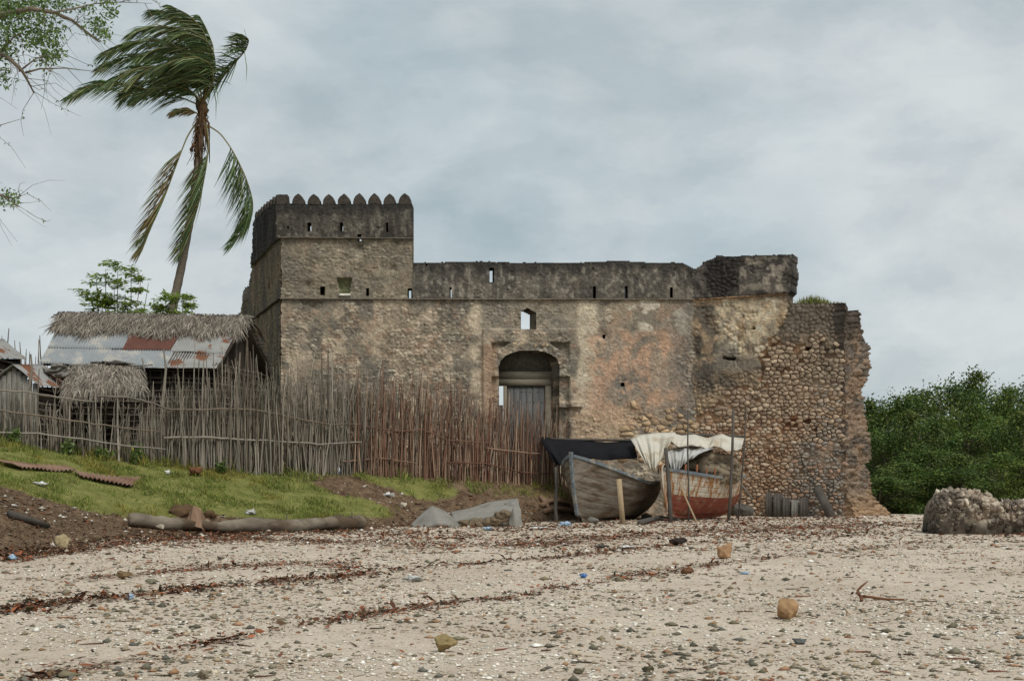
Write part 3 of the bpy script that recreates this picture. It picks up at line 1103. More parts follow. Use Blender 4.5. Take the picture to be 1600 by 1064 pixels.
def bast_colour(s, t):
    n1, n2, n3 = fbm(s / 50, t / 50, 4, 121), fbm(s / 17, t / 17, 4, 122), fbm(s / 5, t / 5, 3, 123)
    wq = 6 * (fbm(s / 12, t / 12, 3, 119) - 0.5)
    f1, f2, cid = worley((s + wq) / 8.0, (t - wq) / 6.5, 111)
    c = mixc(col_c(140, 121, 98), col_c(116, 101, 84), sm(0.38, 0.62, n1))
    c = c * (1 + 0.45 * (cid - 0.5))[..., None]
    ed = bast_edge(t)
    pale = rect(s, t, 1118, 1232, 470, 556, 8, 14, 124) * (s < ed)
    c = mixc(c, col_c(164, 150, 126), pale * sm(0.35, 0.52, n2))
    c = mixc(c, col_c(178, 168, 148), pale * sm(0.55, 0.62, fbm(s / 22, t / 22, 4, 126)) * 0.9)
    c = mixc(c, col_c(160, 134, 102), pale * sm(0.60, 0.66, fbm(s / 15, t / 15, 4, 127)) * 0.4)
    c = mixc(c, col_c(116, 108, 95), pale * sm(0.50, 0.68, fbm(s / 8, t / 10, 5, 128)) * 0.8)
    drk = np.maximum(rect(s, t, 1083, 1122, 475, 605, 10, 16, 125), rect(s, t, 1090, 1150, 540, 612, 10, 14, 129) * 0.9)
    c = mixc(c, col_c(72, 68, 62), drk * sm(0.3, 0.5, n2) * 0.9)
    c = mixc(c, col_c(104, 98, 88), rect(s, t, 1120, 1225, 556, 580, 7, 8, 130) * 0.7)
    up = (s > ed) & (t < 600)
    c = np.where(up[..., None], mixc(col_c(92, 84, 74), c * 0.92, sm(500, 585, t + 40 * (n2 - 0.5))), c)
    mort = mixc(col_c(128, 101, 79), col_c(110, 95, 81), sm(1225, 1262, s + 20 * (n2 - 0.5) + (t - 700) * 0.2))
    mort = mixc(mort, col_c(118, 82, 62), rect(s, t, 1225, 1300, 640, 690, 8, 8, 131) * 0.8)
    c = np.where(rubble_zone(s, t)[..., None], mort, c)
    par = t < bast_line(s)
    pc = mixc(col_c(78, 73, 67), col_c(50, 47, 44), sm(0.38, 0.58, n2))
    pc = mixc(pc, col_c(44, 41, 39), rect(s, t, 1103, 1157, 402, 452, 3, 3, 132) * 0.85)
    pc = mixc(pc, col_c(124, 116, 104), rect(s, t, 1158, 1226, 402, 458, 6, 12, 133) * sm(0.40, 0.6, fbm(s / 10, t / 10, 4, 134)) * 0.85)
    c = np.where(par[..., None], pc, c)
    return c * (0.84 + 0.32 * n3)[..., None]


bast = relief_wall('bastion_wall', BAST, 1082.5, 1322, 394, 815, 1.5, bast_solid, bast_disp, bast_colour, 0.9)
string_course('string_course', BAST, [(1086, 468.5), (1160, 464), (1231, 459.5)], 2.0, 0.13, (120, 96, 74))

# ---- broken end of the wall: ragged core turned away to the right
ENDP = Plan(1317, 53.65, 1372, 56.6)


def sil(t):
    return np.interp(t, [470, 481, 484, 490, 505, 520, 545, 560, 575, 590, 600, 608, 625, 650, 680, 700, 715, 725, 735, 760, 785, 798, 806],
                     [1318, 1322, 1338, 1342, 1345, 1350, 1352, 1351, 1356, 1354, 1348, 1343, 1345, 1347, 1351, 1357, 1358, 1353, 1358, 1358, 1363, 1370, 1376]) + 5 * (fbm(t / 14, t * 0, 4, 141) - 0.5)


def end_disp(s, t):
    f1, f2, cid = worley(s / 5, t / 9.5, 143)
    e1, e2, _ = worley(s / 2.2, t / 5.5, 149)
    return 0.06 * sm(0.02, 0.4, e2 - e1) + 0.12 * (fbm(s / 2.5, t / 4, 3, 150) - 0.5) + 0.10 * sm(0.02, 0.45, f2 - f1) * (0.3 + cid) + 0.7 * (fbm(s / 12, t / 40, 4, 144) - 0.55) * sm(1317, 1326, s) + 0.35 * sm(760, 806, t)


def end_colour(s, t):
    n2, n3 = fbm(s / 15, t / 15, 4, 145), fbm(s / 5, t / 5, 3, 146)
    f1, f2, cid = worley(s / 5, t / 9.5, 143)
    c = mixc(col_c(108, 94, 80), col_c(86, 78, 70), sm(0.4, 0.6, n2)) * (0.75 + 0.5 * cid)[..., None]
    c = mixc(c, col_c(116, 97, 80), sm(0.52, 0.62, fbm(s / 13, t / 20, 4, 147)) * 0.8)
    c = mixc(c, col_c(58, 54, 50), (1 - sm(490, 560, t + 50 * (n2 - 0.5))) * 0.85)
    c = mixc(c, col_c(132, 108, 84), sm(755, 800, t + 30 * (n2 - 0.5)) * 0.8)
    return c * (0.84 + 0.32 * n3)[..., None]


relief_wall('broken_wall_end', ENDP, 1316.5, 1380, 470, 816, 1.5, lambda s, t: (s < sil(t)) & (t > np.interp(s, [1316, 1322, 1323, 1330, 1345], [473, 474, 488, 487, 482])), end_disp, end_colour, 0.8, sstep=1.0)


def bast_stone_col(s, t, r):
    f = float(sm(1222, 1268, s + (t - 700) * 0.16 + r.uniform(-14, 14)))
    a = r.choice(((142, 117, 95), (128, 104, 84), (154, 132, 110), (118, 94, 75), (156, 140, 120), (134, 116, 97)))
    if t < 655:
        a = r.choice(((136, 119, 100), (128, 111, 94), (148, 131, 111), (120, 104, 88)))
    b = r.choice(((136, 122, 106), (120, 110, 98), (150, 132, 112), (128, 108, 88)))
    if t < 600:
        b = r.choice(((126, 112, 96), (136, 121, 103), (116, 103, 89)))
    elif t > 690:
        b = r.choice(((116, 110, 102), (104, 98, 90), (128, 119, 108), (130, 108, 92)))
    k = r.uniform(0.8, 1.12)
    return (nlin(a) * (1 - f) + nlin(b) * f) * KA * k


stone_field(BAST, rubble_zone, 1086, 1320, 478, 812, lambda t: 8.8 if t < 660 else (7.6 if t < 740 else 7.2), bast_stone_col, 0.045, bast, 0.72, seed=5)
stone_field(BAST, lambda s, t: (t < bast_line(s) - 4) & (s > 1104) & (s < 1155) & (t > bast_top(s) + 5), 1100, 1158, 404, 462, lambda t: 9.0, lambda s, t, r: np.array(col_c(56, 52, 49)) * r.uniform(0.7, 1.25), 0.07, bast, seed=6)
stone_field(FRONT, lambda s, t: rect(s, t, 976, 1084, 642, 730, 4, 12, 3) > 0.5, 970, 1086, 630, 730, lambda t: 10.5, lambda s, t, r: np.array(col_c(*r.choice(((146, 124, 98), (132, 112, 88), (158, 136, 108))))) * r.uniform(.8, 1.12), 0.06, curtain, seed=8)
stone_field(FRONT, lambda s, t: (np.hypot((s - 827) / 1.12, np.minimum(t - 590, 0)) < 58) & (t < arch_top(s) - 2.5) & (np.abs(s - 827) < 46), 775, 880, 512, 585, lambda t: 9.0, lambda s, t, r: np.array(col_c(*r.choice(((156, 138, 112), (140, 122, 98), (168, 150, 124))))) * r.uniform(.85, 1.1), 0.10, curtain, seed=9)
STONES.sort(key=lambda q: -q[0])
for st in STONES[:300]:
    V, F4, F3 = stone_geo(st)
    c0 = V.mean(0)
    o = mesh('stone', V - c0, [F4, F3], M['stone'], col=np.array(st[5]), loc=c0, smooth=False)
    under(fort, o)
    o.parent = st[6]
    o.matrix_parent_inverse = (Matrix.LocRotScale(fort.location, None, None) @ st[6].matrix_parent_inverse).inverted()
for own in (bast, curtain):
    mb = MB()
    for st in STONES[300:]:
        if st[6] is own:
            V, F4, F3 = stone_geo(st)
            b0 = mb.n
            mb.add(V, F4, np.array(st[5]))
            mb.f3.append(F3 + b0)
    if mb.n:
        o = mb.build('small_stones', M['stone'], smooth=False)
        o.parent = own
        o.matrix_parent_inverse = (Matrix.LocRotScale(fort.location, None, None) @ own.matrix_parent_inverse).inverted()
        tag(o, kind='stuff')

# ------------------------------------------------------------------ stick fences
M['stick_grey'] = material('stick_grey', rnd=[lin(98, 91, 82), lin(146, 138, 126), lin(120, 111, 98), lin(172, 164, 150), lin(132, 120, 105), lin(110, 98, 84)], var=0.3, vscale=5, bump=0.4, bscale=30, stretch=(1, 1, 0.4))
M['stick_red'] = material('stick_red', rnd=[lin(112, 82, 68), lin(152, 126, 106), lin(126, 84, 68), lin(180, 156, 132), lin(120, 98, 82), lin(100, 72, 60), lin(160, 134, 114)], var=0.3, vscale=5, bump=0.4, bscale=30, stretch=(1, 1, 0.4))


def stick_mesh(k, mat, crook):
    r = random.Random(k)
    pts, x, y = [], 0.0, 0.0
    ph, am = r.uniform(0, 6.3), r.uniform(0.3, 1.0) * crook
    for i in range(7):
        z = i / 6
        pts.append((am * math.sin(ph + z * r.uniform(2.2, 4)) + r.uniform(-.25, .25) * crook, am * 0.6 * math.cos(ph + z * 3), z))
    p0 = pts[0]
    pts = [(p[0] - p0[0], p[1] - p0[1], p[2]) for p in pts]
    V, F, rr = [], [], [1.05, 1.0, 0.96, 0.9, 0.80, 0.62, 0.36]
    for i, p in enumerate(pts):
        V += [(p[0] + math.cos(k * 1.2566) * rr[i], p[1] + math.sin(k * 1.2566) * rr[i], p[2]) for k in range(5)]
    for i in range(6):
        F += [(i * 5 + k, i * 5 + (k + 1) % 5, i * 5 + 5 + (k + 1) % 5, i * 5 + 5 + k) for k in range(5)]
    F.append(tuple(range(30, 35)))
    o = mesh('pole', V, F, mat)
    me = o.data
    bpy.data.objects.remove(o)
    return me


STK = {k: [stick_mesh(i + (40 if k == 'stick_red' else 0), M[k], 2.2) for i in range(12)] for k in ('stick_grey', 'stick_red')}


def pole(parent, kind, px, d, z0, h, r, tilt=0.05, rnd=random):
    """one fence stick standing at column px, distance d"""
    o = bpy.data.objects.new('pole', rnd.choice(STK[kind]))
    COL.objects.link(o)
    x = (px - 800) / FPX * d
    o.location = Vector((x, d, z0)) - parent.location
    o.scale = (min(r, 0.08) * 0.8, min(r, 0.08) * 0.8, h)
    o.rotation_euler = (rnd.gauss(0, tilt * 0.6), rnd.gauss(0, tilt), rnd.uniform(0, 6.28))
    o.parent = parent
    return o


def rail(parent, pts, r, mat, off=-0.06):
    """a long bent stick tied across the fence"""
    P = [pt(*p) + Vector((0, off, 0)) for p in pts]
    out = []
    for i in range(len(P) - 1):
        for k in range(4):
            out.append(P[i].lerp(P[i + 1], k / 4) + Vector((0, 0, random.uniform(-.018, .018))))
    out.append(P[-1])
    m = MB().tube(out, [r * (1 - 0.4 * i / len(out)) for i in range(len(out))], 5)
    return under(parent, m.build('rail', mat, smooth=True))


def fdist(px):
    return float(np.interp(px, _PX, _FEN))


def top_row(px, tops):
    return np.interp(px, *zip(*tops))


R = random.Random(3)
fence_a = empty('stick_fence', pt(120, 705, fdist(120)), 'sparse grey stick fence with three rails in front of the small huts', 'fence')
fence_b = empty('stick_fence', pt(400, 735, fdist(400)), 'dense grey weathered stick fence in front of the big thatched hut', 'fence')
fence_c = empty('stick_fence', pt(720, 748, fdist(720)), 'reddish-brown stick fence standing before the arched doorway', 'fence')


def stand(parent, kind, px, tops, jit, rad, ztop=None, dj=0.12):
    d = fdist(px) + R.gauss(0, dj)
    x = (px - 800) / FPX * d
    z0 = gz(x, d) - 0.1
    ty = top_row(px, tops) + R.gauss(0, jit) if ztop is None else ztop
    z1 = CAMZ + (HZ - ty) / FPX * d
    return pole(parent, kind, px, d, z0, max(z1 - z0, 0.5), R.uniform(*rad), 0.06, R)


px = -14.0
while px < 250:
    stand(fence_a, 'stick_grey', px, [(-20, 622), (60, 630), (130, 640), (250, 655)], 13, (0.022, 0.04))
    if R.random() < 0.35:
        stand(fence_a, 'stick_grey', px + 1.5, [(-20, 652), (250, 690)], 9, (0.02, 0.03))
    px += R.choice((2.6, 3.4, 4.4, 5.5))
for px, ty, r in ((36, 553, 0.075), (40, 600, 0.05), (59, 575, 0.045), (112, 600, 0.05), (55, 606, 0.06), (147, 560, 0.03), (151, 568, 0.03), (104, 598, 0.035), (18, 600, .04), (80, 590, .035), (186, 612, .05)):
    stand(fence_a, 'stick_grey', px, None, 0, (r, r), ty)
rail(fence_a, [(-20, 609, 43.6), (40, 612, 44), (90, 620, 44.4), (150, 628, 45)], 0.03, M['stick_grey'])
rail(fence_a, [(-20, 638, 43.6), (50, 648, 44), (130, 660, 44.8), (200, 669, 45.4), (252, 675, 45.9)], 0.032, M['stick_grey'])
rail(fence_a, [(-20, 676, 43.6), (60, 677, 44.2), (130, 686, 44.8), (200, 697, 45.4), (260, 702, 45.9)], 0.035, M['stick_grey'])

px = 226.0
while px < 572:
    bodytop = [(226, 644), (270, 630), (330, 612), (400, 596), (470, 598), (560, 603)]
    stand(fence_b, 'stick_grey', px, bodytop, R.choice((8, 16, 34)), (0.020, 0.038))
    stand(fence_b, 'stick_grey', px + R.uniform(0, 2), [(226, 672), (330, 645), (560, 648)], 14, (0.022, 0.038))
    px += R.choice((2.1, 2.5, 2.9))
for px, ty, r in ((258, 545, 0.10), (263, 640, 0.08), (278, 555, 0.03), (300, 527, 0.035), (305, 560, 0.03), (327, 545, 0.035), (342, 550, .04), (372, 549, 0.075), (367, 560, .05), (385, 533, .035), (393, 543, .035), (404, 548, .035),
                  (430, 565, .03), (350, 540, .03), (288, 550, .03), (497, 558, .03), (523, 551, .04), (526, 548, .03), (540, 575, .03), (313, 600, .09), (303, 620, .08), (475, 570, .03), (448, 572, .03), (515, 600, .04), (562, 570, .03)):
    stand(fence_b, 'stick_grey', px, None, 0, (r * 0.9, r), ty)
rail(fence_b, [(153, 619, 44.9), (205, 622, 45.4), (240, 630, 45.7), (268, 641, 46.0)], 0.04, M['stick_grey'], -.12)
rail(fence_b, [(262, 640, 46), (310, 641, 46.3), (350, 639, 46.6), (400, 641, 46.9), (440, 648, 47.2)], 0.035, M['stick_grey'], -.12)
rail(fence_b, [(258, 685, 46), (320, 683, 46.4), (370, 686, 46.8), (430, 689, 47.2), (500, 694, 47.6), (566, 691, 48)], 0.042, M['stick_grey'], -.14)
rail(fence_b, [(440, 650, 47.2), (520, 664, 47.7), (570, 662, 48)], 0.03, M['stick_grey'], -.14)

px = 552.0
while px < 882:
    bodytop = [(552, 598), (600, 604), (680, 615), (760, 636), (820, 650), (882, 668)]
    stand(fence_c, 'stick_red', px, bodytop, R.choice((7, 13, 26)), (0.020, 0.036))
    stand(fence_c, 'stick_red', px + R.uniform(0, 2), [(552, 645), (700, 660), (882, 690)], 12, (0.02, 0.036))
    px += R.choice((2.1, 2.5, 2.9))
for px, ty, r in ((573, 575, .03), (578, 580, .03), (583, 577, .035), (613, 592, .06), (640, 577, .03), (655, 590, .04), (680, 600, .05), (700, 602, .035), (740, 634, .05), (600, 590, .03), (625, 588, .03), (806, 640, .05), (846, 655, .03), (868, 662, .03), (889, 664, .03)):
    stand(fence_c, 'stick_red', px, None, 0, (r * 0.9, r), ty)
rail(fence_c, [(556, 664, 48), (620, 674, 48.9), (660, 671, 49.3), (700, 688, 49.8), (770, 692, 50.6)], 0.03, M['stick_red'], -.14)
rail(fence_c, [(536, 722, 47.8), (600, 716, 48.6), (650, 724, 49.2)], 0.035, M['stick_red'], -.14)
rail(fence_c, [(700, 722, 49.8), (760, 724, 50.6), (820, 738, 51.3), (868, 740, 51.9)], 0.03, M['stick_red'], -.14)
rail(fence_c, [(760, 700, 50.6), (812, 706, 51.2), (870, 712, 51.9)], 0.028, M['stick_red'], -.14)


def twig_fill(parent, x0, x1, tops, n, cols, mat, seed):
    """brushwood pushed in between the fence poles"""
    r = random.Random(seed)
    mb = MB()
    for _ in range(n):
        px = r.uniform(x0, x1)
        d = fdist(px) + r.uniform(-.05, .3)
        x = (px - 800) / FPX * d
        z0 = gz(x, d) - .05
        z1 = CAMZ + (HZ - top_row(px, tops) - r.gauss(0, 20)) / FPX * d
        h = max(z1 - z0, .6)
        lean, ph = r.gauss(0, .12), r.uniform(0, 6)
        rr = r.uniform(.008, .018)
        P = [(x + lean * k / 4 * h + .035 * math.sin(ph + k * 1.9), d + .02 * math.cos(ph + k), z0 + h * k / 4) for k in range(5)]
        mb.tube(P, [rr, rr, rr * .9, rr * .75, rr * .5], 4, np.array(r.choice(cols)) * r.uniform(.7, 1.25))
        if r.random() < .35:
            q = Vector(P[3])
            mb.tube([q, q + Vector((r.uniform(-.15, .15), 0, .2)), q + Vector((r.uniform(-.3, .3), 0, r.uniform(.3, .55)))], [rr * .7, rr * .6, rr * .35], 4, np.array(r.choice(cols)))
    return tag(under(parent, mb.build('brushwood', mat, smooth=True)), kind='stuff')


M['twig'] = material('twig', vcol=True, var=.25, vscale=6, bump=0)
GCOL = [lin(128, 120, 108), lin(100, 92, 80), lin(150, 142, 128), lin(112, 108, 92), lin(84, 76, 64)]
RCOL = [lin(120, 92, 76), lin(98, 70, 58), lin(150, 128, 108), lin(86, 62, 52), lin(132, 112, 96)]
twig_fill(fence_a, -15, 250, [(-20, 636), (120, 648), (250, 662)], 130, GCOL, M['twig'], 5)
twig_fill(fence_b, 228, 572, [(228, 642), (300, 610), (400, 588), (470, 592), (572, 598)], 420, GCOL, M['twig'], 6)
twig_fill(fence_c, 552, 884, [(552, 600), (640, 606), (700, 614), (780, 636), (884, 664)], 380, RCOL + GCOL[:2], M['twig'], 7)

back_fence = empty('stick_fence', Vector((pt(40, 560, 53).x, 53, gz(-18, 53))), 'line of tall bare poles against the sky behind the small huts', 'fence')
for i in range(26):
    px = -12 + i * 3.6 + R.uniform(-1.5, 1.5)
    ty = R.choice((508, 525, 535, 545, 550, 556)) + R.uniform(-4, 6)
    d = 53 + R.uniform(-.3, .3)
    z0 = gz((px - 800) / FPX * d, d) - 0.1
    pole(back_fence, 'stick_grey', px, d, z0, CAMZ + (HZ - ty) / FPX * d - z0, R.uniform(0.03, 0.055), 0.02, R)

# ------------------------------------------------------------------ huts
M['thatch'] = material('thatch', vcol=True, var=0.25, vscale=6, bump=0, rough=0.9)
M['tin'] = material('tin', lin(136, 140, 141), var=0.14, vscale=2.5, bump=0.15, bscale=8, rough=0.55, spec=0.4, second=lin(166, 162, 153), sec_scale=1.6, sec=(0.5, 0.62))
M['tin_rust'] = material('tin_rust', lin(100, 68, 58), var=0.22, vscale=3, bump=0.15, bscale=10, rough=0.8, second=lin(168, 160, 150), sec_scale=1.4, sec=(0.60, 0.64))
M['tin_spot'] = material('tin_spot', lin(146, 145, 141), var=0.18, vscale=3, bump=0.15, bscale=10, rough=0.7, second=lin(118, 80, 60), sec_scale=1.1, sec=(0.53, 0.58))
M['stick_dark'] = material('stick_dark', rnd=[lin(78, 70, 62), lin(104, 96, 86), lin(90, 80, 70)], var=0.3, vscale=6, bump=0.3, stretch=(0.4, 1, 1))
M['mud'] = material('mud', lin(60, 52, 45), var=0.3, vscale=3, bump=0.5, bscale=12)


def corrugated(name, corners, waves, amp, mat, parent, sag=0.0, thick=True, curl=0.0):
    """sheet between four corners (a b along one end, d c along the other), waves run across a-b"""
    a, b, c, d = [np.array(q, float) for q in corners]
    nu, nv = waves * 6 + 1, 7
    n = np.cross(b - a, d - a)
    n /= np.linalg.norm(n)
    if n[2] < 0:
        n = -n
    u, v = np.meshgrid(np.linspace(0, 1, nu), np.linspace(0, 1, nv))
    P = (a * (1 - u)[..., None] + b * u[..., None]) * (1 - v)[..., None] + (d * (1 - u)[..., None] + c * u[..., None]) * v[..., None]
    h = amp * np.sin(u * waves * 2 * np.pi) + sag * (fbm(u * 3, v * 3, 2, waves) - 0.5) + curl * (u ** 4 + (1 - u) ** 5)
    P = P + n * h[..., None]
    V = np.concatenate([P.reshape(-1, 3), P.reshape(-1, 3) - n * 0.006])
    I = np.arange(nu * nv).reshape(nv, nu)
    F = np.stack([I[:-1, :-1], I[:-1, 1:], I[1:, 1:], I[1:, :-1]], -1).reshape(-1, 4)
    m = nu * nv
    rim = []
    loop = np.concatenate([I[0, :], I[1:, -1], I[-1, -2::-1], I[-2:0:-1, 0]])
    for k in range(len(loop)):
        p, q = loop[k], loop[(k + 1) % len(loop)]
        rim.append((p, q, q + m, p + m))
    o = mesh(name, V, [np.concatenate([F, F[:, ::-1] + m, np.array(rim)])], mat, smooth=True)
    return under(parent, o) if parent else o


def strands(fn, n, length, width, droop, cols, lift=0.05, spread=0.35, seed=0):
    """dry palm-leaf strips: fn(u, v) -> (point, down-slope direction, normal)"""
    r = np.random.default_rng(seed)
    mb = MB()
    for _ in range(n):
        p, dn, nm = fn(r.random(), r.random())
        p, dn, nm = np.array(p), np.array(dn), np.array(nm)
        side = np.cross(dn, nm)
        dirv = dn + side * r.normal(0, spread) + nm * r.normal(0.02, 0.10)
        dirv /= np.linalg.norm(dirv)
        L, w = length * r.uniform(0.5, 1.25), width * r.uniform(0.5, 1.4)
        ac = np.cross(dirv, nm)
        ac = ac / np.linalg.norm(ac) * w
        p0 = p + nm * r.uniform(0, lift)
        p1 = p0 + dirv * L * 0.55 + nm * r.uniform(-.01, .03)
        p2 = p0 + dirv * L - np.array([0, 0, droop * r.uniform(0.2, 1.2)])
        c = np.array(cols[r.integers(len(cols))]) * r.uniform(0.7, 1.2)
        mb.add([p0 - ac, p0 + ac, p1 + ac, p1 - ac, p2 + ac * 0.3, p2 - ac * 0.3], [(0, 1, 2, 3), (3, 2, 4, 5)], c)
    return mb


TH = [lin(142, 134, 122), lin(122, 114, 102), lin(108, 100, 90), lin(154, 146, 132), lin(96, 88, 80)]
hut = empty('thatched_hut', Vector((pt(240, 600, 51).x, 51, gz(-13, 51))), 'large gabled hut roofed with grey thatch and patched metal sheets', 'hut')
RL, RR = np.array(pt(104, 494, 52.2)), np.array(pt(386, 499, 53.2))
EL, ER = np.array(pt(64, 566, 50.0)), np.array(pt(342, 574, 50.6))
BL, BR = RL * 2 - EL, RR * 2 - ER
BL[2], BR[2] = EL[2], ER[2]


def roofp(u, v, lift=0.0):
    a, b = RL + (RR - RL) * u, EL + (ER - EL) * u
    p = a + (b - a) * v
    n = np.cross(ER - EL, RL - EL)
    n = n / np.linalg.norm(n)
    if n[2] < 0:
        n = -n
    return p + n * lift


nrm = np.cross(ER - EL, RL - EL)
nrm = nrm / np.linalg.norm(nrm) * np.sign(nrm[2])
dwn = (EL - RL) / np.linalg.norm(EL - RL)
bks = np.cross(BL - BR, RL - BR)
bks = bks / np.linalg.norm(bks) * np.sign(bks[2])
bdn = (BL - RL) / np.linalg.norm(BL - RL)
corrugated('metal_sheet', [roofp(-.01, 0.36, .06), roofp(0.40, 0.33, .06), roofp(0.415, 0.70, .05), roofp(-.005, 0.71, .05)], 26, 0.012, M['tin'], hut, 0.05)
corrugated('metal_sheet', [roofp(0.405, 0.34, .07), roofp(0.68, 0.36, .07), roofp(0.675, 0.71, .06), roofp(0.41, 0.72, .06)], 20, 0.012, M['tin_rust'], hut, 0.05)
corrugated('metal_sheet', [roofp(0.685, 0.34, .06), roofp(0.99, 0.33, .06), roofp(0.99, 0.74, .05), roofp(0.68, 0.73, .05)], 22, 0.012, M['tin_spot'], hut, 0.06)
corrugated('metal_sheet', [roofp(-.005, 0.70, .03), roofp(0.35, 0.70, .03), roofp(0.35, 1.03, .02), roofp(-.01, 1.02, .02)], 24, 0.012, M['tin'], hut, 0.05)
corrugated('metal_sheet', [roofp(0.345, 0.71, .04), roofp(0.70, 0.71, .04), roofp(0.705, 1.06, .03), roofp(0.345, 1.05, .03)], 24, 0.012, M['tin'], hut, 0.06)
corrugated('metal_sheet', [roofp(0.695, 0.72, .03), roofp(0.995, 0.73, .03), roofp(0.99, 1.03, .02), roofp(0.695, 1.04, .02)], 20, 0.012, M['tin_spot'], hut, 0.05)
# bed of the roof under thatch and sheets
mb = MB()
th = np.array([0, 0, -0.12])
for q in ([RL, RR, ER, EL], [RR, RL, BL, BR]):
    V = [p for p in q] + [p + th for p in q]
    mb.add(V, [(0, 1, 2, 3), (7, 6, 5, 4), (0, 4, 5, 1), (1, 5, 6, 2), (2, 6, 7, 3), (3, 7, 4, 0)])
roof = under(hut, mb.build('roof', M['mud']))


def front_slope(u, v):
    return roofp(u * 1.04 - 0.03, v * 0.36 * (0.45 + 1.0 * float(fbm(np.array([u * 16]), np.array([0.3]), 3, 5)[0])) - 0.03, 0.09), dwn, nrm


def back_slope(u, v):
    return RL + (RR - RL) * (u * 1.04 - .02) + (BL - RL) * (v * 0.9 - .02) + bks * 0.08, bdn, bks


o = under(hut, strands(front_slope, 6000, 0.6, 0.013, 0.06, TH, 0.07, 0.42, 11).build('thatch', M['thatch']))
tag(o, kind='stuff')
o = under(hut, strands(back_slope, 900, 0.9, 0.04, 0.06, TH, 0.08, 0.4, 12).build('rear_thatch', M['thatch']))
tag(o, kind='stuff')


def ridge_cap(u, v):
    s = 1 if v > 0.5 else -1
    return RL + (RR - RL) * (u * 1.06 - .04) + np.array([0, 0, 0.10]), (dwn if s > 0 else bdn) * 0.8 + (RR - RL) / 14 * (v - 0.5), (nrm + bks) / 1.6


tag(under(hut, strands(ridge_cap, 700, 0.4, 0.022, 0.03, [TH[2], TH[4], TH[0]], 0.10, 0.9, 13).build('ridge_thatch', M['thatch'])), kind='stuff')
for i, (u, v) in enumerate(((-.045, .03), (-.05, .08), (0.99, .0))):
    a = roofp(u, v, 0.1)
    under(hut, MB().tube([a + (RR - RL) * -0.02, a + (RR - RL) * 0.05], 0.035, 5).build('ridge_pole', M['wood_grey'], smooth=True))


for o in [q for q in hut.children if q is not roof]:
    o.parent = roof
    o.matrix_parent_inverse = Matrix.Identity(4)


def hut_stick(a, b, r, parent, name='wall_stick', mat=None):
    a, b = Vector(a), Vector(b)
    mid = [a.lerp(b, k / 4) + Vector((random.uniform(-1, 1), random.uniform(-1, 1), random.uniform(-1, 1))) * r * 0.8 for k in range(5)]
    return under(parent, MB().tube(mid, [r, r * .95, r * .9, r * .85, r * .8], 5).build(name, mat or M['stick_dark'], smooth=True))


gl = gz(-13, 51)
wl0, wr0 = Vector(EL) + Vector((0.5, 0.5, 0)), Vector(ER) + Vector((-0.15, 0.35, 0))
rb = Vector(BR) + Vector((-0.15, -0.35, 0))
for k in range(16):
    z = gl + 0.1 + k * (wl0.z - gl - 0.1) / 15
    hut_stick((wl0.x, wl0.y, z + random.uniform(-.04, .04)), (wr0.x, wr0.y, z + random.uniform(-.04, .04)), 0.035, hut)
    hut_stick((wr0.x, wr0.y, z + random.uniform(-.04, .04)), (rb.x, rb.y, z + random.uniform(-.04, .04)), 0.035, hut)
for k in range(15):
    q = wl0.lerp(wr0, k / 14)
    hut_stick((q.x, q.y + 0.08, gl - .1), (q.x, q.y + .08, q.z), 0.05, hut, 'wall_post')
for k in range(6):
    q = wr0.lerp(rb, k / 5)
    top = q.z + (1 - abs(k / 2.5 - 1)) * (RR[2] - ER[2] - 0.2)
    hut_stick((q.x - .05, q.y, gl - .1), (q.x - .05, q.y, top), 0.05, hut, 'wall_post')
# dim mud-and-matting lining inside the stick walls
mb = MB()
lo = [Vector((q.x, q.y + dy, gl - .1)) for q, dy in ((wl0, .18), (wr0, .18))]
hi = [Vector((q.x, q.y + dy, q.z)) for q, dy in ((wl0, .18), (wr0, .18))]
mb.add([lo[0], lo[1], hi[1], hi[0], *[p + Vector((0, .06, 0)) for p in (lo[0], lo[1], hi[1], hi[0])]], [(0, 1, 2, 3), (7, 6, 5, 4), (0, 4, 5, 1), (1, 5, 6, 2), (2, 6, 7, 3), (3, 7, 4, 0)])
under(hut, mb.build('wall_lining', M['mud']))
mb = MB()
g0, g1, ap = wr0 + Vector((-.22, .2, 0)), rb + Vector((-.22, -.2, 0)), Vector(RR) + Vector((-.35, 0, -.2))
b0, b1 = Vector((g0.x, g0.y, gl - .1)), Vector((g1.x, g1.y, gl - .1))
off = Vector((-.06, 0, 0))
V = [b0, b1, g1, ap, g0]
mb.add(V + [p + off for p in V], [(0, 1, 2), (0, 2, 4), (2, 3, 4), (7, 6, 5), (9, 7, 5), (9, 8, 7), (3, 2, 7), (3, 7, 8), (4, 3, 8), (4, 8, 9)])
under(hut, mb.build('gable', M['mud']))
for k in range(14):
    f = (k + .5) / 14
    q = Vector(RR).lerp(Vector(BR), f) + Vector((0, 0, 0.02))
    hut_stick(q - Vector((.3, 0, 0)), q + Vector((random.uniform(.1, .3), random.uniform(-.1, .1), random.uniform(-.03, .05))), 0.02, hut, 'batten')

# lean-to thatch in front of the hut
lean = empty('thatched_lean_to', Vector((pt(165, 600, 48.6).x, 48.6, gz(-14, 48.6))), 'low thatched lean-to roof in front of the big hut', 'shelter')
LA, LB, LC, LD = (np.array(pt(*q)) for q in ((108, 577, 49.4), (218, 574, 49.6), (226, 612, 48.2), (102, 622, 48.0)))
ln = np.cross(LB - LA, LD - LA)
ln = ln / np.linalg.norm(ln) * np.sign(ln[2])
ldn = (LD - LA) / np.linalg.norm(LD - LA)


def lean_f(u, v):
    return (LA * (1 - u) + LB * u) * (1 - v * .95) + (LD * (1 - u) + LC * u) * v * .95 + ln * (0.05 + 0.12 * math.sin(u * 3.1)), ldn, ln


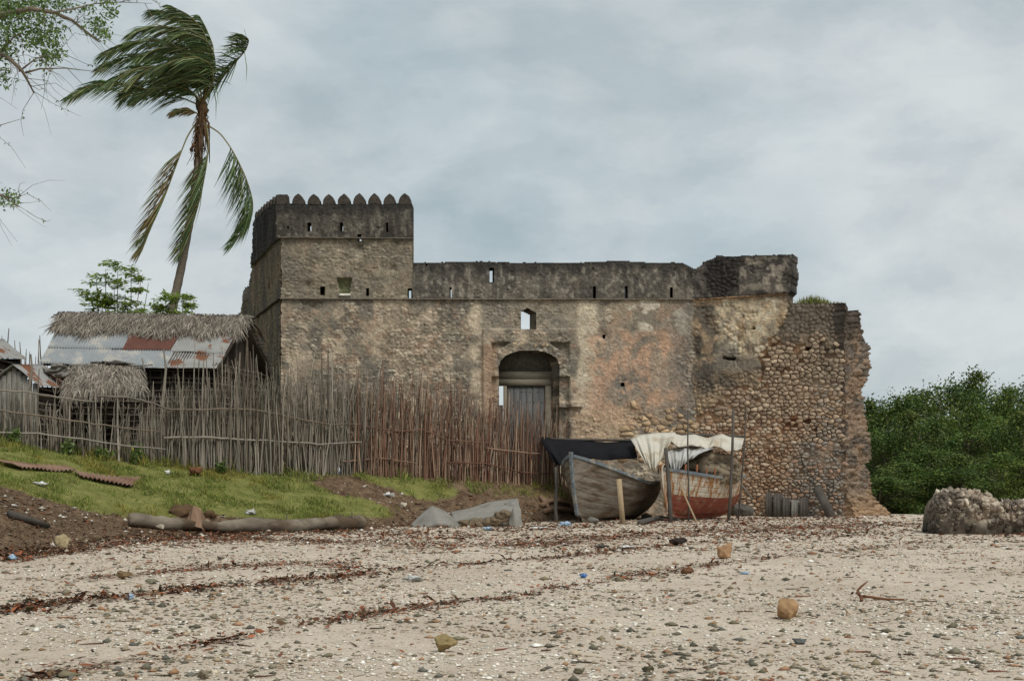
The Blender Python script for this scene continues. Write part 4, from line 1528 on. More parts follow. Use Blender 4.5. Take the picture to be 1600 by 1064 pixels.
tag(under(lean, strands(lean_f, 4200, 0.55, 0.013, 0.16, TH, 0.10, 0.38, 14).build('thatch', M['thatch'])), kind='stuff')
mb = MB()
q = [LA, LB, LC, LD]
mb.add([p for p in q] + [p - ln * .08 for p in q], [(0, 1, 2, 3), (7, 6, 5, 4), (0, 4, 5, 1), (1, 5, 6, 2), (2, 6, 7, 3), (3, 7, 4, 0)])
under(lean, mb.build('roof_bed', M['mud']))
for u, v in ((.04, .95), (.35, .97), (.66, .97), (.97, .95), (.5, .05)):
    p = (LA * (1 - u) + LB * u) * (1 - v) + (LD * (1 - u) + LC * u) * v
    hut_stick((p[0], p[1], gz(p[0], p[1]) - .1), (p[0], p[1], p[2]), 0.05, lean, 'post')
for a, b, r in (((185, 573, 49.3), (238, 570, 49.3), .03), ((205, 576, 49.2), (232, 571, 49.2), .025), ((222, 560, 49.2), (226, 585, 49), .03), ((108, 571, 49.4), (185, 570, 49.5), .05)):
    hut_stick(pt(*a), pt(*b), r, lean, 'roof_pole', M['wood_grey'])
blk = MB()
V, F = blob(0.5, (1.0, 0.5, 0.2), 0.4, 3, 3, 3, 0, 0.6)
blk.add(V + np.array(pt(178, 568, 49.4)), F)
under(lean, blk.build('bundle', M['dark_wood'], smooth=True))
for i, (px_, py_) in enumerate(((80, 580), (92, 574), (100, 585))):
    V, F = blob(0.36, (1.2, 0.8, 0.4), 0.5, 7 + i, 3, 3, 9, 0.4)
    under(lean, mesh('palm_mat', V, F, M['wood_grey'], loc=pt(px_, py_, 48.9)))


def small_hut(px0, apex, right, base_d, label):
    """little gabled hut: metal slope seen on its right, boarded gable to the front"""
    h = empty('small_hut', Vector((pt(apex[0], 600, base_d).x, base_d, gz(-17, base_d))), label, 'hut')
    A = pt(apex[0], apex[1], base_d)
    A2 = pt(apex[0] + 46, apex[1] - 2, base_d + 2.4)
    E1 = pt(right[0], right[1], base_d)
    E2 = pt(right[2], right[3], base_d + 2.4)
    corrugated('metal_sheet', [A + Vector((0, -.1, .03)), A2, E2, E1 + Vector((0, -.1, .03))], 18, 0.014, M['tin_spot'], h, 0.04)
    W1 = Vector((2 * A.x - E1.x, A.y, E1.z))
    W2 = Vector((2 * A2.x - E2.x, A2.y, E2.z))
    corrugated('metal_sheet', [A + Vector((0, -.1, .03)), A2, W2, W1 + Vector((0, -.1, .03))], 18, 0.014, M['tin'], h, 0.04)
    g = gz(A.x, base_d) - .1
    w = (E1.x - A.x) * 0.86
    n = 9
    for i in range(n):
        x0 = A.x - w + 2 * w * i / n
        xm = x0 + w / n
        zt = A.z - 0.06 - (A.z - E1.z) * abs(xm - A.x) / (E1.x - A.x)
        m = MB().box((x0 + .008, base_d + .05, g), (x0 + 2 * w / n - .008, base_d + .08, zt), None, 0.008)
        under(h, m.build('board', M['wood_grey']))
    k = Vector((E1.x - .12, base_d + .05, g))
    e = Vector((E2.x - .12, base_d + 2.35, g))
    for j in range(9):
        z = g + .1 + j * (E1.z - g - .15) / 8
        hut_stick((k.x, k.y, z), (e.x, e.y, z + random.uniform(-.05, .05)), 0.04, h)
    m = MB()
    m.add([k + Vector((-.1, 0, 0)), e + Vector((-.1, 0, 0)), (e.x - .1, e.y, E2.z), (k.x - .1, k.y, E1.z), k + Vector((-.16, 0, 0)), e + Vector((-.16, 0, 0)), (e.x - .16, e.y, E2.z), (k.x - .16, k.y, E1.z)],
          [(0, 1, 2, 3), (7, 6, 5, 4), (0, 4, 5, 1), (1, 5, 6, 2), (2, 6, 7, 3), (3, 7, 4, 0)])
    under(h, m.build('wall_lining', M['mud']))
    return h


small_hut(0, (21, 571), (64, 604, 110, 606), 47.2, 'small boarded hut with low metal roof behind the sparse fence')
far_hut = small_hut(0, (-40, 532), (2, 560, 42, 561), 49.6, 'partly seen hut with tin roof at the left edge of the photo')

# ------------------------------------------------------------------ boats
M['hull_grey'] = material('hull_grey', lin(128, 120, 108), var=0.35, vscale=5, bump=0.4, bscale=25, stretch=(0.35, 1, 1.6), second=lin(92, 78, 64), sec_scale=2.6, sec=(0.44, 0.62))
M['gunwale_blue'] = material('gunwale_blue', lin(106, 114, 120), var=0.3, vscale=6, bump=0.3, second=lin(140, 136, 126), sec_scale=3, sec=(0.5, 0.62))
M['hull_white'] = material('hull_white', lin(186, 178, 162), var=0.18, vscale=4, bump=0.25, bscale=18, stretch=(3.5, 3.5, 0.35), second=lin(146, 100, 58), sec_scale=2.2, sec=(0.44, 0.58))
M['hull_red'] = material('hull_red', lin(122, 68, 54), var=0.35, vscale=5, bump=0.3, bscale=20, second=lin(128, 104, 86), sec_scale=2.6, sec=(0.52, 0.68))
M['rib_orange'] = material('rib_orange', lin(140, 94, 66), var=0.25, vscale=6, bump=0.3)
M['boat_inside'] = material('boat_inside', lin(104, 98, 88), var=0.3, vscale=6, bump=0.4)


def make_boat(label, loc, theta, L, Bm, hb, hm, hs, skins, gun_mat, rake=0.55, ribs=0, tilt=0.0, keel_lift=0.12):
    """plank-built open boat, bow at local x = 0"""
    bt = empty('wooden_boat', loc, label, 'boat', rz=theta)
    bt.rotation_euler = (tilt, 0, theta)
    n, ns = 27, 8

    def hb_(s):
        e = s / L
        return Bm / 2 * (1 - (1 - min(e / 0.52, 1)) ** 2.1) ** 0.85 * (1 - 0.38 * max((e - 0.52) / 0.48, 0) ** 2)

    def gun(s):
        e = s / L
        return hm + (hb - hm) * max(1 - e / 0.62, 0) ** 1.6 + (hs - hm) * max((e - 0.55) / 0.45, 0) ** 1.7

    def keel(s):
        e = s / L
        return keel_lift + 0.5 * max(1 - e / 0.16, 0) ** 2.2 * 0.3 + 0.30 * max((e - 0.72) / 0.28, 0) ** 2

    def hp(e, v, side, out=0.0):
        s = e * L
        k, g = keel(s), gun(s)
        z = k + (g - k) * v ** 1.12
        b = hb_(s) * (v ** (0.50 + 0.35 * (1 - min(e / 0.35, 1)))) + 0.035
        x = s + rake * (1 - v) ** 1.3 * max(1 - e / 0.3, 0) ** 1.5
        return np.array([x, side * (b + out), z])

    es = np.linspace(0, 1, n)
    vs = np.linspace(0.0, 1, ns + 1)
    for side in (-1, 1):
        for k in range(ns):
            V, F = [], []
            for e in es:
                v0, v1 = vs[k], vs[k + 1] + (0.012 if k < ns - 1 else 0)
                V += [hp(e, v0, side, 0.022), hp(e, (v0 + v1) / 2, side, 0.020), hp(e, v1, side, 0.006), hp(e, v1, side, -0.02), hp(e, v0, side, -0.012)]
            for i in range(n - 1):
                for j in range(5):
                    q = (i * 5 + j, i * 5 + (j + 1) % 5, i * 5 + 5 + (j + 1) % 5, i * 5 + 5 + j)
                    F.append(q if side < 0 else q[::-1])
            F += [tuple(range(5)), tuple(range((n - 1) * 5 + 4, (n - 1) * 5 - 1, -1))]
            m = skins[0] if (vs[k] + vs[k + 1]) / 2 > skins[2] else skins[1]
            mesh('plank', V, F, m, bt, smooth=False)
        gpts = [hp(e, 1.0, side, 0.03) + np.array([0, 0, 0.02]) for e in es]
        m = MB()
        V, F = [], []
        for g in gpts:
            for dy, dz in ((-.05, -.05), (.045, -.05), (.045, .05), (-.05, .05)):
                V.append(g + np.array([0, side * dy, dz]))
        for i in range(n - 1):
            for j in range(4):
                q = (i * 4 + j, i * 4 + (j + 1) % 4, i * 4 + 4 + (j + 1) % 4, i * 4 + 4 + j)
                F.append(q if side < 0 else q[::-1])
        F += [(0, 1, 2, 3), (len(V) - 1, len(V) - 2, len(V) - 3, len(V) - 4)]
        mesh('gunwale', V, F, gun_mat, bt, smooth=False)
    st = [hp(0, v, 1, -0.035) + np.array([-0.05, 0, 0]) for v in np.linspace(0, 1, 9)]
    st.append(st[-1] + np.array([-0.03, 0, 0.16]))
    for q in st:
        q[1] = 0
    m = MB()
    V, F = [], []
    for q in st:
        for dx, dy in ((-.05, -.045), (.09, -.06), (.09, .06), (-.05, .045)):
            V.append(q + np.array([dx, dy, 0]))
    for i in range(len(st) - 1):
        F += [(i * 4 + j, i * 4 + (j + 1) % 4, i * 4 + 4 + (j + 1) % 4, i * 4 + 4 + j) for j in range(4)]
    F += [(3, 2, 1, 0), tuple(range(len(V) - 4, len(V)))]
    mesh('stem_post', V, F, gun_mat if ribs == 0 else skins[0], bt, smooth=False)
    kp = [(hp(e, 0, 1)[0], 0, keel(e * L)) for e in np.linspace(0.05, 1, 12)]
    m = MB()
    for i in range(11):
        a, b = kp[i], kp[i + 1]
        m.add([(a[0], -.06, a[2] - .12), (a[0], .06, a[2] - .12), (a[0], .06, a[2] + .03), (a[0], -.06, a[2] + .03), (b[0], -.06, b[2] - .12), (b[0], .06, b[2] - .12), (b[0], .06, b[2] + .03), (b[0], -.06, b[2] + .03)],
              [(0, 1, 5, 4), (1, 2, 6, 5), (2, 3, 7, 6), (3, 0, 4, 7)])
    m.build('keel', skins[1], bt)
    V = [hp(1, v, s, 0) for s in (-1, 1) for v in vs]
    V2 = [q + np.array([-.05, 0, 0]) for q in V]
    k = ns + 1
    F = [(i, i + 1, k + i + 1, k + i) for i in range(ns)]
    F += [(2 * k + a, 2 * k + d, 2 * k + c_, 2 * k + b) for a, b, c_, d in F]
    mesh('transom', V + V2, F, skins[0], bt, smooth=False)
    for e in np.linspace(0.14, 0.92, 9):
        pr = [hp(e, v, -1, -0.05) for v in np.linspace(1, 0.02, 8)] + [hp(e, v, 1, -0.05) for v in np.linspace(0.02, 1, 8)]
        MB().tube(pr, 0.035, 4).build('rib', M['boat_inside'], bt)
    for e in (0.3, 0.55, 0.78):
        a, b = hp(e, .86, -1, -.02), hp(e, .86, 1, -.02)
        MB().box((a[0] - .11, a[1], a[2] - .02), (a[0] + .11, b[1], a[2] + .02)).build('thwart', M['boat_inside'], bt)
    for i in range(ribs):
        e = 0.16 + 0.8 * i / (ribs - 1)
        for side in (-1, 1):
            a = hp(e, 0.93, side, -0.05)
            b = a + np.array([0.02, side * 0.03, 0.42 + 0.06 * math.sin(i * 2.2)])
            MB().tube([a, (a + b) / 2, b], [0.055, 0.05, 0.045], 4).build('rib_head', M['rib_orange'], bt)
    return bt


gb = pt(893, 815, 47.5)
boat_a = make_boat('bare grey plank boat, bow up, propped on the beach nearer the fence', (gb.x, gb.y, gz(gb.x, gb.y) - 0.02), math.radians(63), 6.45, 2.6, 2.26, 1.36, 1.5, (M['hull_grey'], M['hull_grey'], 2), M['gunwale_blue'], 0.5)
hb2 = pt(1034, 815, 49.2)
boat_b = make_boat('red-bottomed boat with rust-streaked white side under the pale tarpaulin', (hb2.x, hb2.y, gz(hb2.x, hb2.y) + 0.08), math.radians(50), 4.6, 1.75, 1.72, 1.42, 1.52, (M['hull_white'], M['hull_red'], 0.52), M['gunwale_blue'], 0.4, ribs=9)


# ------------------------------------------------------------------ covers over the boats
M['cloth_black'] = material('cloth_black', lin(24, 24, 27), var=0.3, vscale=3, bump=0.3, bscale=8, rough=0.85)
M['cloth_white'] = material('cloth_white', lin(196, 190, 176), var=0.12, vscale=3, bump=0.3, bscale=9, rough=0.9, second=lin(168, 152, 128), sec_scale=1.2, sec=(0.5, 0.68))
M['cloth_grey'] = material('cloth_grey', lin(182, 182, 178), var=0.14, vscale=3, bump=0.3, bscale=9, rough=0.8, second=lin(120, 112, 100), sec_scale=1.6, sec=(0.52, 0.68))


def cloth(name, top, bottom, d_top, d_bot, mat, label, folds=5, amp=0.06, belly=0.1, seed=0, nu=46, nv=18):
    """hanging sheet between an upper and a lower edge given by photograph rows"""
    u = np.linspace(0, 1, nu)
    tx, ty = (np.interp(u, np.linspace(0, 1, len(top)), [q[k] for q in top]) for k in (0, 1))
    bx, by = (np.interp(u, np.linspace(0, 1, len(bottom)), [q[k] for q in bottom]) for k in (0, 1))
    V = []
    for j in range(nv):
        v = j / (nv - 1)
        for i in range(nu):
            d = d_top + (d_bot - d_top) * v
            d += amp * v ** 0.6 * (math.sin(u[i] * folds * 6.28 + 1.3 * math.sin(v * 3 + seed)) + 0.6 * math.sin(u[i] * folds * 14 + seed)) - belly * math.sin(v * 3.14)
            V.append(pt(tx[i] + (bx[i] - tx[i]) * v, ty[i] + (by[i] - ty[i]) * v + 0.6 * math.sin(u[i] * folds * 9 + seed) * v, d))
    V = np.array(V)
    I = np.arange(nu * nv).reshape(nv, nu)
    F = np.stack([I[:-1, :-1], I[1:, :-1], I[1:, 1:], I[:-1, 1:]], -1).reshape(-1, 4)
    o = mesh(name, V, F, mat, smooth=True)
    md = o.modifiers.new('thickness', 'SOLIDIFY')
    md.thickness = 0.012
    return tag(o, label, 'tarpaulin')


cloth('tarpaulin', [(842, 684), (848, 682), (868, 685), (910, 688), (950, 691), (990, 688)], [(868, 726), (872, 727), (885, 724), (925, 717), (955, 719), (996, 715)], 51.6, 50.4, M['cloth_black'], 'black sheet slung above the grey boat', 3, 0.07, 0.3, 1)
cloth('tarpaulin', [(985, 686), (1000, 679), (1025, 676), (1056, 675)], [(1008, 722), (1016, 734), (1024, 733), (1040, 706)], 50.8, 49.0, M['cloth_white'], 'cream canvas folded down over the bow of the red-bottomed boat', 3, 0.16, 0.35, 2)
cloth('tarpaulin', [(1050, 676), (1066, 680), (1085, 678), (1105, 684), (1118, 680), (1128, 677), (1140, 682), (1163, 684)], [(1048, 690), (1062, 699), (1082, 695), (1104, 701), (1120, 697), (1138, 706), (1158, 701)], 51.6, 50.2, M['cloth_white'], 'long pale canvas stretched along the ridge pole at right', 5, 0.13, 0.3, 3)
cloth('tarpaulin', [(1040, 703), (1062, 698), (1085, 697), (1118, 698)], [(1050, 735), (1060, 735), (1072, 722), (1098, 706)], 50.6, 49.6, M['cloth_grey'], 'grey plastic sheet sagging below the pale canvas', 4, 0.13, 0.3, 4)
o = MB().tube([pt(843, 685, 51.6), pt(900, 687, 51.6), pt(990, 688, 51.5), pt(1080, 679, 51.6), pt(1163, 682, 51.6)], 0.045, 6).build('ridge_pole', M['dark_wood'], smooth=True)
tag(o, 'long horizontal pole carrying the black and pale sheets', 'pole')
V, F = blob(1.0, (1.25, 0.7, 0.72), 0.5, 14, 5, 2.6)
V = V + np.random.default_rng(4).normal(0, 0.018, V.shape)
hc = np.array(pt(1103, 732, 51.0))
cc = np.array(lin(128, 116, 98)) * (0.5 + fbm(V[:, 0] * 7, V[:, 2] * 9 + V[:, 1] * 4, 4, 6))[:, None] * 1.0
o = mesh('net_heap', V, F, M['stone'], col=cc, loc=hc)
tag(o, 'mottled grey-brown heap rising from the red-bottomed boat under the canvas', 'heap')


def post(name, a, b, r, mat, label, cat='pole', sides=6, sink=True):
    A, Bp = pt(*a), pt(*b)
    if sink:
        A.z = gz(A.x, A.y) - 0.12
    w = Vector((0.04, 0, 0))
    m = MB().tube([A, A.lerp(Bp, .3) + w * random.uniform(-1, 1), A.lerp(Bp, .65) + w * random.uniform(-1, 1), Bp], [r * 1.1, r, r * .95, r * .8], sides)
    return tag(m.build(name, mat, smooth=True), label, cat)


post('prop_pole', (870, 810, 48.0), (868, 730, 48.6), 0.065, M['dark_wood'], 'dark upright post left of the grey boat holding the black sheet')
post('prop_pole', (1048, 815, 47.6), (1040, 700, 48.2), 0.075, M['dark_wood'], 'thick dark pole standing between the two boats')
post('prop_pole', (1076, 815, 48.6), (1075, 640, 49.0), 0.03, M['dark_wood'], 'thin tall pole just right of the thick dark one')
post('prop_pole', (1138, 812, 49.0), (1146, 640, 49.4), 0.05, M['dark_wood'], 'tall dark pole leaning right beside the stern of the red-bottomed boat')
post('prop_pole', (1153, 812, 49.8), (1166, 638, 50.2), 0.028, M['dark_wood'], 'thinnest tall pole, rightmost of the poles at the boats')
post('prop_pole', (1091, 816, 47.8), (1062, 752, 48.8), 0.035, M['wood_pale'], 'pale slanting stick propping the red and white side')
post('prop_pole', (1176, 780, 52.0), (1158, 757, 51.6), 0.04, M['wood_grey'], 'short grey stick leaning behind the stern of the red-bottomed boat', sink=False)
a = pt(973, 822, 46.8)
R_ = Matrix.Rotation(math.radians(-6), 4, 'Y')
m = MB().box((-.085, -.03, -.05), (.085, .03, 1.52), None, 0.004)
o = m.build('prop_plank', M['wood_pale'])
o.location = (a.x, a.y, gz(a.x, a.y))
o.rotation_euler = (math.radians(-10), math.radians(-4), 0)
tag(o, 'pale flat board propping the side of the grey boat', 'plank')
for i, (px_, d) in enumerate(((928, 47.9), (1010, 52.0))):
    q = pt(px_, 815, d)
    V, F = blob(0.17, (1.3, 0.9, 0.75), 0.3, 30 + i, 2, 2, 9)
    tag(mesh('chock', V, F, M['wood_grey'], loc=(q.x, d, gz(q.x, d) + 0.08)), ('grey wooden chock under the bow of the grey boat', 'grey wooden chock under the stern of the grey boat')[i], 'chock')

# ------------------------------------------------------------------ plants
def leaf_quads(C, D, U, L, W, cols, fold=0.15):
    """many leaves at once: base points C, directions D, side hints U, lengths L, widths W -> V, F, colours"""
    D = D / np.linalg.norm(D, axis=1, keepdims=True)
    S = np.cross(D, U)
    S /= np.maximum(np.linalg.norm(S, axis=1, keepdims=True), 1e-6)
    Nn = np.cross(S, D)
    L, W = L[:, None], W[:, None]
    mid = C + D * L * 0.5
    V = np.stack([C, mid + S * W / 2 + Nn * W * fold, C + D * L, mid - S * W / 2 + Nn * W * fold], 1).reshape(-1, 3)
    k = np.arange(len(C)) * 4
    F = np.concatenate([np.stack([k, k + 1, k + 2], 1), np.stack([k, k + 2, k + 3], 1)])
    return V, F, np.repeat(cols, 4, 0)


def rand_dirs(n, r, zbias=0.0):
    d = r.normal(size=(n, 3))
    d[:, 2] += zbias
    return d / np.linalg.norm(d, axis=1, keepdims=True)


def pick(r, n, cols, lo=0.75, hi=1.2):
    a = np.array(cols)[r.integers(len(cols), size=n)]
    return a * r.uniform(lo, hi, (n, 1))


# ---- coconut palm bent by the wind
PD = 58.0
palm_base = Vector((pt(255, 600, PD).x, PD, gz(pt(255, 600, PD).x, PD)))
palm = empty('coconut_palm', palm_base, 'tall windblown coconut palm rising behind the big thatched hut', 'palm tree')
tr = [(252, 660), (262, 540), (270, 480), (283, 420), (297, 345), (308, 265), (315, 200), (317, 168)]
tp = [pt(x, y, PD) for x, y in tr]
tp[0].z = palm_base.z - 0.2
pts_, rad_ = [], []
for i in range(len(tp) - 1):
    for k in range(8):
        f = (i + k / 8) / (len(tp) - 1)
        pts_.append(tp[i].lerp(tp[i + 1], k / 8))
        rad_.append((0.21 - 0.09 * f) * (1 + 0.05 * math.sin(k * 2.4 + i)))
under(palm, MB().tube(pts_, rad_, 9).build('trunk', M['bark'], smooth=True))
PG = [lin(88, 110, 62), lin(72, 94, 52), lin(108, 126, 78), lin(60, 82, 48), lin(118, 122, 80)]
PB = [lin(122, 106, 70), lin(98, 88, 56), lin(140, 120, 82)]


def frond(pts, doff, leaf_len, hang, cols, seed, start=0.16, wind=(-1, 0, -.35), n=100, rad=0.035, gap=0.0):
    r = np.random.default_rng(seed)
    k = len(pts)
    u = np.linspace(0, 1, 30)
    X = np.array([pt(x, y, PD + doff * (i / (k - 1)) ** 1.2) for i, (x, y) in enumerate(pts)])
    # smooth curve through the points
    P = np.stack([np.interp(u * (k - 1), np.arange(k), X[:, a]) for a in range(3)], 1)
    for _ in range(3):
        P[1:-1] = (P[:-2] + 2 * P[1:-1] + P[2:]) / 4
    mb = MB().tube([tuple(q) for q in P], list(np.linspace(rad, 0.008, 30)), 5, np.array(lin(132, 124, 76)), caps=False)
    T = np.gradient(P, axis=0)
    T /= np.linalg.norm(T, axis=1, keepdims=True)
    w = np.array(wind, float)
    for side in (-1, 1):
        f = np.sort(r.uniform(start, 1, n))
        base = np.stack([np.interp(f, u, P[:, a]) for a in range(3)], 1)
        tan = np.stack([np.interp(f, u, T[:, a]) for a in range(3)], 1)
        out = np.cross(tan, np.array([0, 1, 0.2])) * side * (1 - hang)
        out = out + np.array([0, side * -0.55, 0]) * (1 - hang * .5)
        d = tan * (0.55 + 0.5 * f[:, None]) + out * 0.7 + w * (0.35 + hang) * r.uniform(0.8, 1.25, (n, 1)) + r.normal(0, .11, (n, 3))
        d /= np.linalg.norm(d, axis=1, keepdims=True)
        L = 1.3 * leaf_len * (np.sin(np.clip(f * 0.86 + 0.14, 0, 1) * math.pi) ** 0.55 * 0.8 + 0.25) * r.uniform(0.8, 1.15, n)
        if gap:
            L = L * (r.random(n) > gap)
        W = np.full(n, 0.042) * r.uniform(0.7, 1.3, n)
        c = pick(r, n, cols, .55, 1.5)
        # two-segment blades that droop at the tip
        S = np.cross(d, r.normal(0, 1, (n, 3)))
        S /= np.linalg.norm(S, axis=1, keepdims=True)
        m = base + d * L[:, None] * .55
        e = m + (d * .8 + w * 0.22 + np.array([0, 0, -.28])) * L[:, None] * .5
        V = np.stack([base - S * W[:, None] * .4, base + S * W[:, None] * .4, m + S * W[:, None] * .5, m - S * W[:, None] * .5, e], 1).reshape(-1, 3)
        q = np.arange(n) * 5
        b0 = mb.n
        mb.add(V, np.stack([q, q + 1, q + 2, q + 3], 1), np.repeat(c, 5, 0))
        mb.f3.append(np.stack([q + 3, q + 2, q + 4], 1) + b0)
    return under(palm, mb.build('frond', M['palm_leaf']))


FR = [  # points, depth drift, leaflet length, hang, dry
    ([(318, 160), (338, 132), (362, 104), (384, 80), (390, 62), (378, 54)], -1.0, 0.85, 0.75, 0),
    ([(312, 165), (282, 152), (235, 141), (190, 131), (150, 131), (108, 152)], -1.4, 1.0, 0.35, 0),
    ([(318, 160), (330, 115), (328, 66), (300, 34), (262, 18), (240, 16)], 1.2, 1.05, 0.5, 0),
    ([(318, 160), (326, 105), (312, 62), (272, 42), (232, 42), (212, 50)], -1.6, 1.05, 0.5, 0),
    ([(317, 160), (322, 112), (296, 76), (248, 62), (200, 68), (160, 88)], -0.8, 1.1, 0.45, 0),
    ([(316, 160), (310, 118), (276, 92), (226, 84), (182, 94), (158, 106)], 1.6, 1.05, 0.45, 0),
    ([(316, 162), (302, 128), (266, 108), (222, 104), (190, 118), (180, 128)], -2.2, 1.0, 0.4, 0),
    ([(314, 164), (296, 138), (262, 124), (226, 128), (206, 140), (196, 150)], 0.8, 0.95, 0.4, 0),
    ([(318, 160), (332, 112), (334, 74), (322, 44), (312, 26)], 0.4, 0.8, 0.6, 0),
    ([(319, 160), (336, 122), (336, 86), (322, 62), (292, 52), (268, 58)], -2.4, 1.05, 0.5, 0),
    ([(318, 160), (334, 128), (330, 100), (304, 88), (268, 96), (240, 112)], -2.8, 1.0, 0.5, 0),
    ([(316, 162), (324, 136), (310, 116), (280, 112), (252, 124), (238, 140)], 2.2, 0.95, 0.45, 0),
    ([(316, 162), (300, 142), (272, 134), (236, 142), (212, 156)], -1.8, 0.9, 0.4, 0),
    ([(318, 158), (330, 100), (320, 50), (296, 24), (268, 10)], -1.2, 1.0, 0.55, 0),
    ([(318, 158), (328, 120), (316, 92), (284, 74), (246, 76), (222, 88)], -3.0, 1.05, 0.5, 0),
    ([(316, 160), (312, 130), (290, 106), (256, 98), (224, 112), (206, 132)], -3.2, 1.0, 0.5, 1),
    ([(308, 190), (292, 214), (277, 254), (256, 312), (236, 356), (222, 392)], -0.9, 1.15, 0.5, 2),
    ([(322, 192), (326, 224), (323, 258), (314, 306), (302, 350), (284, 396)], -0.7, 1.2, 0.45, 1),
    ([(324, 196), (344, 208), (364, 236), (384, 276), (396, 314), (394, 344), (362, 382)], 0.6, 1.15, 0.5, 0),
    ([(312, 180), (298, 172), (282, 172), (268, 178)], -0.8, 0.4, 0.3, 2),
]
for i, (p_, dof, ll, hang, dry) in enumerate(FR):
    low = i in (16, 17, 18)
    frond(p_, dof, ll, hang, (PG, PG + PB[:1], PB + PG[:1])[dry], 100 + i, 0.30 if low else 0.14, (-.9, 0, -.62) if low else (-.8, 0, -.52), 115 if not low else 120, 0.035, 0.0 if dry < 2 else 0.1)
M['husk'] = material('husk', lin(92, 72, 52), var=0.35, vscale=6, bump=0.6, bscale=20)
V, F = blob(0.24, (0.8, 0.8, 2.0), 0.5, 3, 3, 3.5, 0, 0.5)
under(palm, mesh('crown_husk', V, F, M['husk'], loc=pt(317, 172, PD)))
for k in range(22):
    a = k * 0.9
    p0 = pt(316, 178 + (k % 4) * 8, PD)
    q = p0 + Vector((math.cos(a) * .30, math.sin(a) * .30, -.9 - .35 * (k % 3)))
    under(palm, MB().tube([p0, p0.lerp(q, .5) + Vector((math.cos(a) * .12, math.sin(a) * .12, .05)), q], [0.06, 0.045, 0.015], 5).build('dead_stalk', M['husk'], smooth=True))
fib = MB()
rf = np.random.default_rng(12)
for k in range(150):
    f = rf.random()
    p0 = pt(316 - 7 * f + rf.normal(0, 4), 168 + 70 * f, PD + rf.normal(0, .12))
    q = p0 + Vector((rf.normal(-.02, .12), rf.normal(0, .12), -rf.uniform(.25, .9)))
    m_ = p0.lerp(q, .5) + Vector((rf.normal(0, .1), 0, 0))
    fib.tube([p0, m_, q], [.022, .016, .006], 4)
tag(under(palm, fib.build('dead_fibre', M['husk'])), kind='stuff')
for k, (x, y) in enumerate(((302, 228), (299, 234), (305, 235))):
    V, F = blob(0.085, (0.9, 0.9, 1.2), 0.1, k, 2)
    under(palm, mesh('coconut', V, F, M['husk'], loc=pt(x, y, PD - 0.2 + 0.08 * k)))


# ---- two slender feathery saplings behind the hut
def sapling(px0, d, tips, label, seed):
    r = np.random.default_rng(seed)
    b = Vector((pt(px0, 560, d).x, d, gz(pt(px0, 560, d).x, d)))
    t = empty('sapling', b, label, 'sapling')
    stems, mb = MB(), MB()
    Y = [lin(156, 176, 88), lin(136, 162, 74), lin(172, 188, 108)]
    for (x, y, n) in tips:
        tip = pt(x, y, d + r.uniform(-.5, .5))
        root = b + Vector((r.uniform(-.3, .3), r.uniform(-.2, .2), 0))
        midp = root.lerp(tip, .6) + Vector((r.uniform(-.2, .2), 0, r.uniform(0, .2)))
        P = [root, root.lerp(midp, .5), midp, tip]
        stems.tube(P, [0.05, 0.04, 0.028, 0.01], 5)
        for k in range(n):
            f = r.uniform(0.0, 1.0)
            s = midp.lerp(tip, f)
            az = r.uniform(0, 6.28)
            end = s + Vector((math.cos(az) * .8 - .12, math.sin(az) * .6, r.uniform(-.15, .3))) * r.uniform(.5, 1)
            stems.tube([s, s.lerp(end, .5) + Vector((0, 0, .06)), end], [.01, .008, .004], 3)
            m = 48
            ff = r.uniform(.25, 1, m)
            C = np.array([s.lerp(end, x_) for x_ in ff]) + r.normal(0, 1, (m, 3)) * np.array([.12, .12, .04])
            D = r.normal(0, 1, (m, 3)) * np.array([1, 1, .22]) + np.array([-.5, 0, -.05])
            v, f3, c = leaf_quads(C, D, np.tile([0, 0, 1.], (m, 1)) + r.normal(0, .2, (m, 3)), r.uniform(.16, .28, m), r.uniform(.08, .13, m), pick(r, m, Y))
            mb.add(v, f3, c)
    under(t, stems.build('stem', M['bark'], smooth=True))
    under(t, mb.build('foliage', M['leaf']))


sapling(180, 56, [(150, 432, 9), (165, 420, 9), (184, 412, 10), (205, 418, 10), (222, 430, 8), (140, 455, 7), (178, 445, 9), (196, 460, 7), (160, 470, 7), (232, 442, 4)], 'pale green feathery sapling behind the left half of the thatched roof', 31)
sapling(268, 55.5, [(240, 468, 7), (258, 458, 8), (276, 462, 9), (292, 456, 9), (304, 464, 7), (250, 480, 6), (285, 478, 6)], 'pale green feathery sapling in front of the palm trunk', 32)


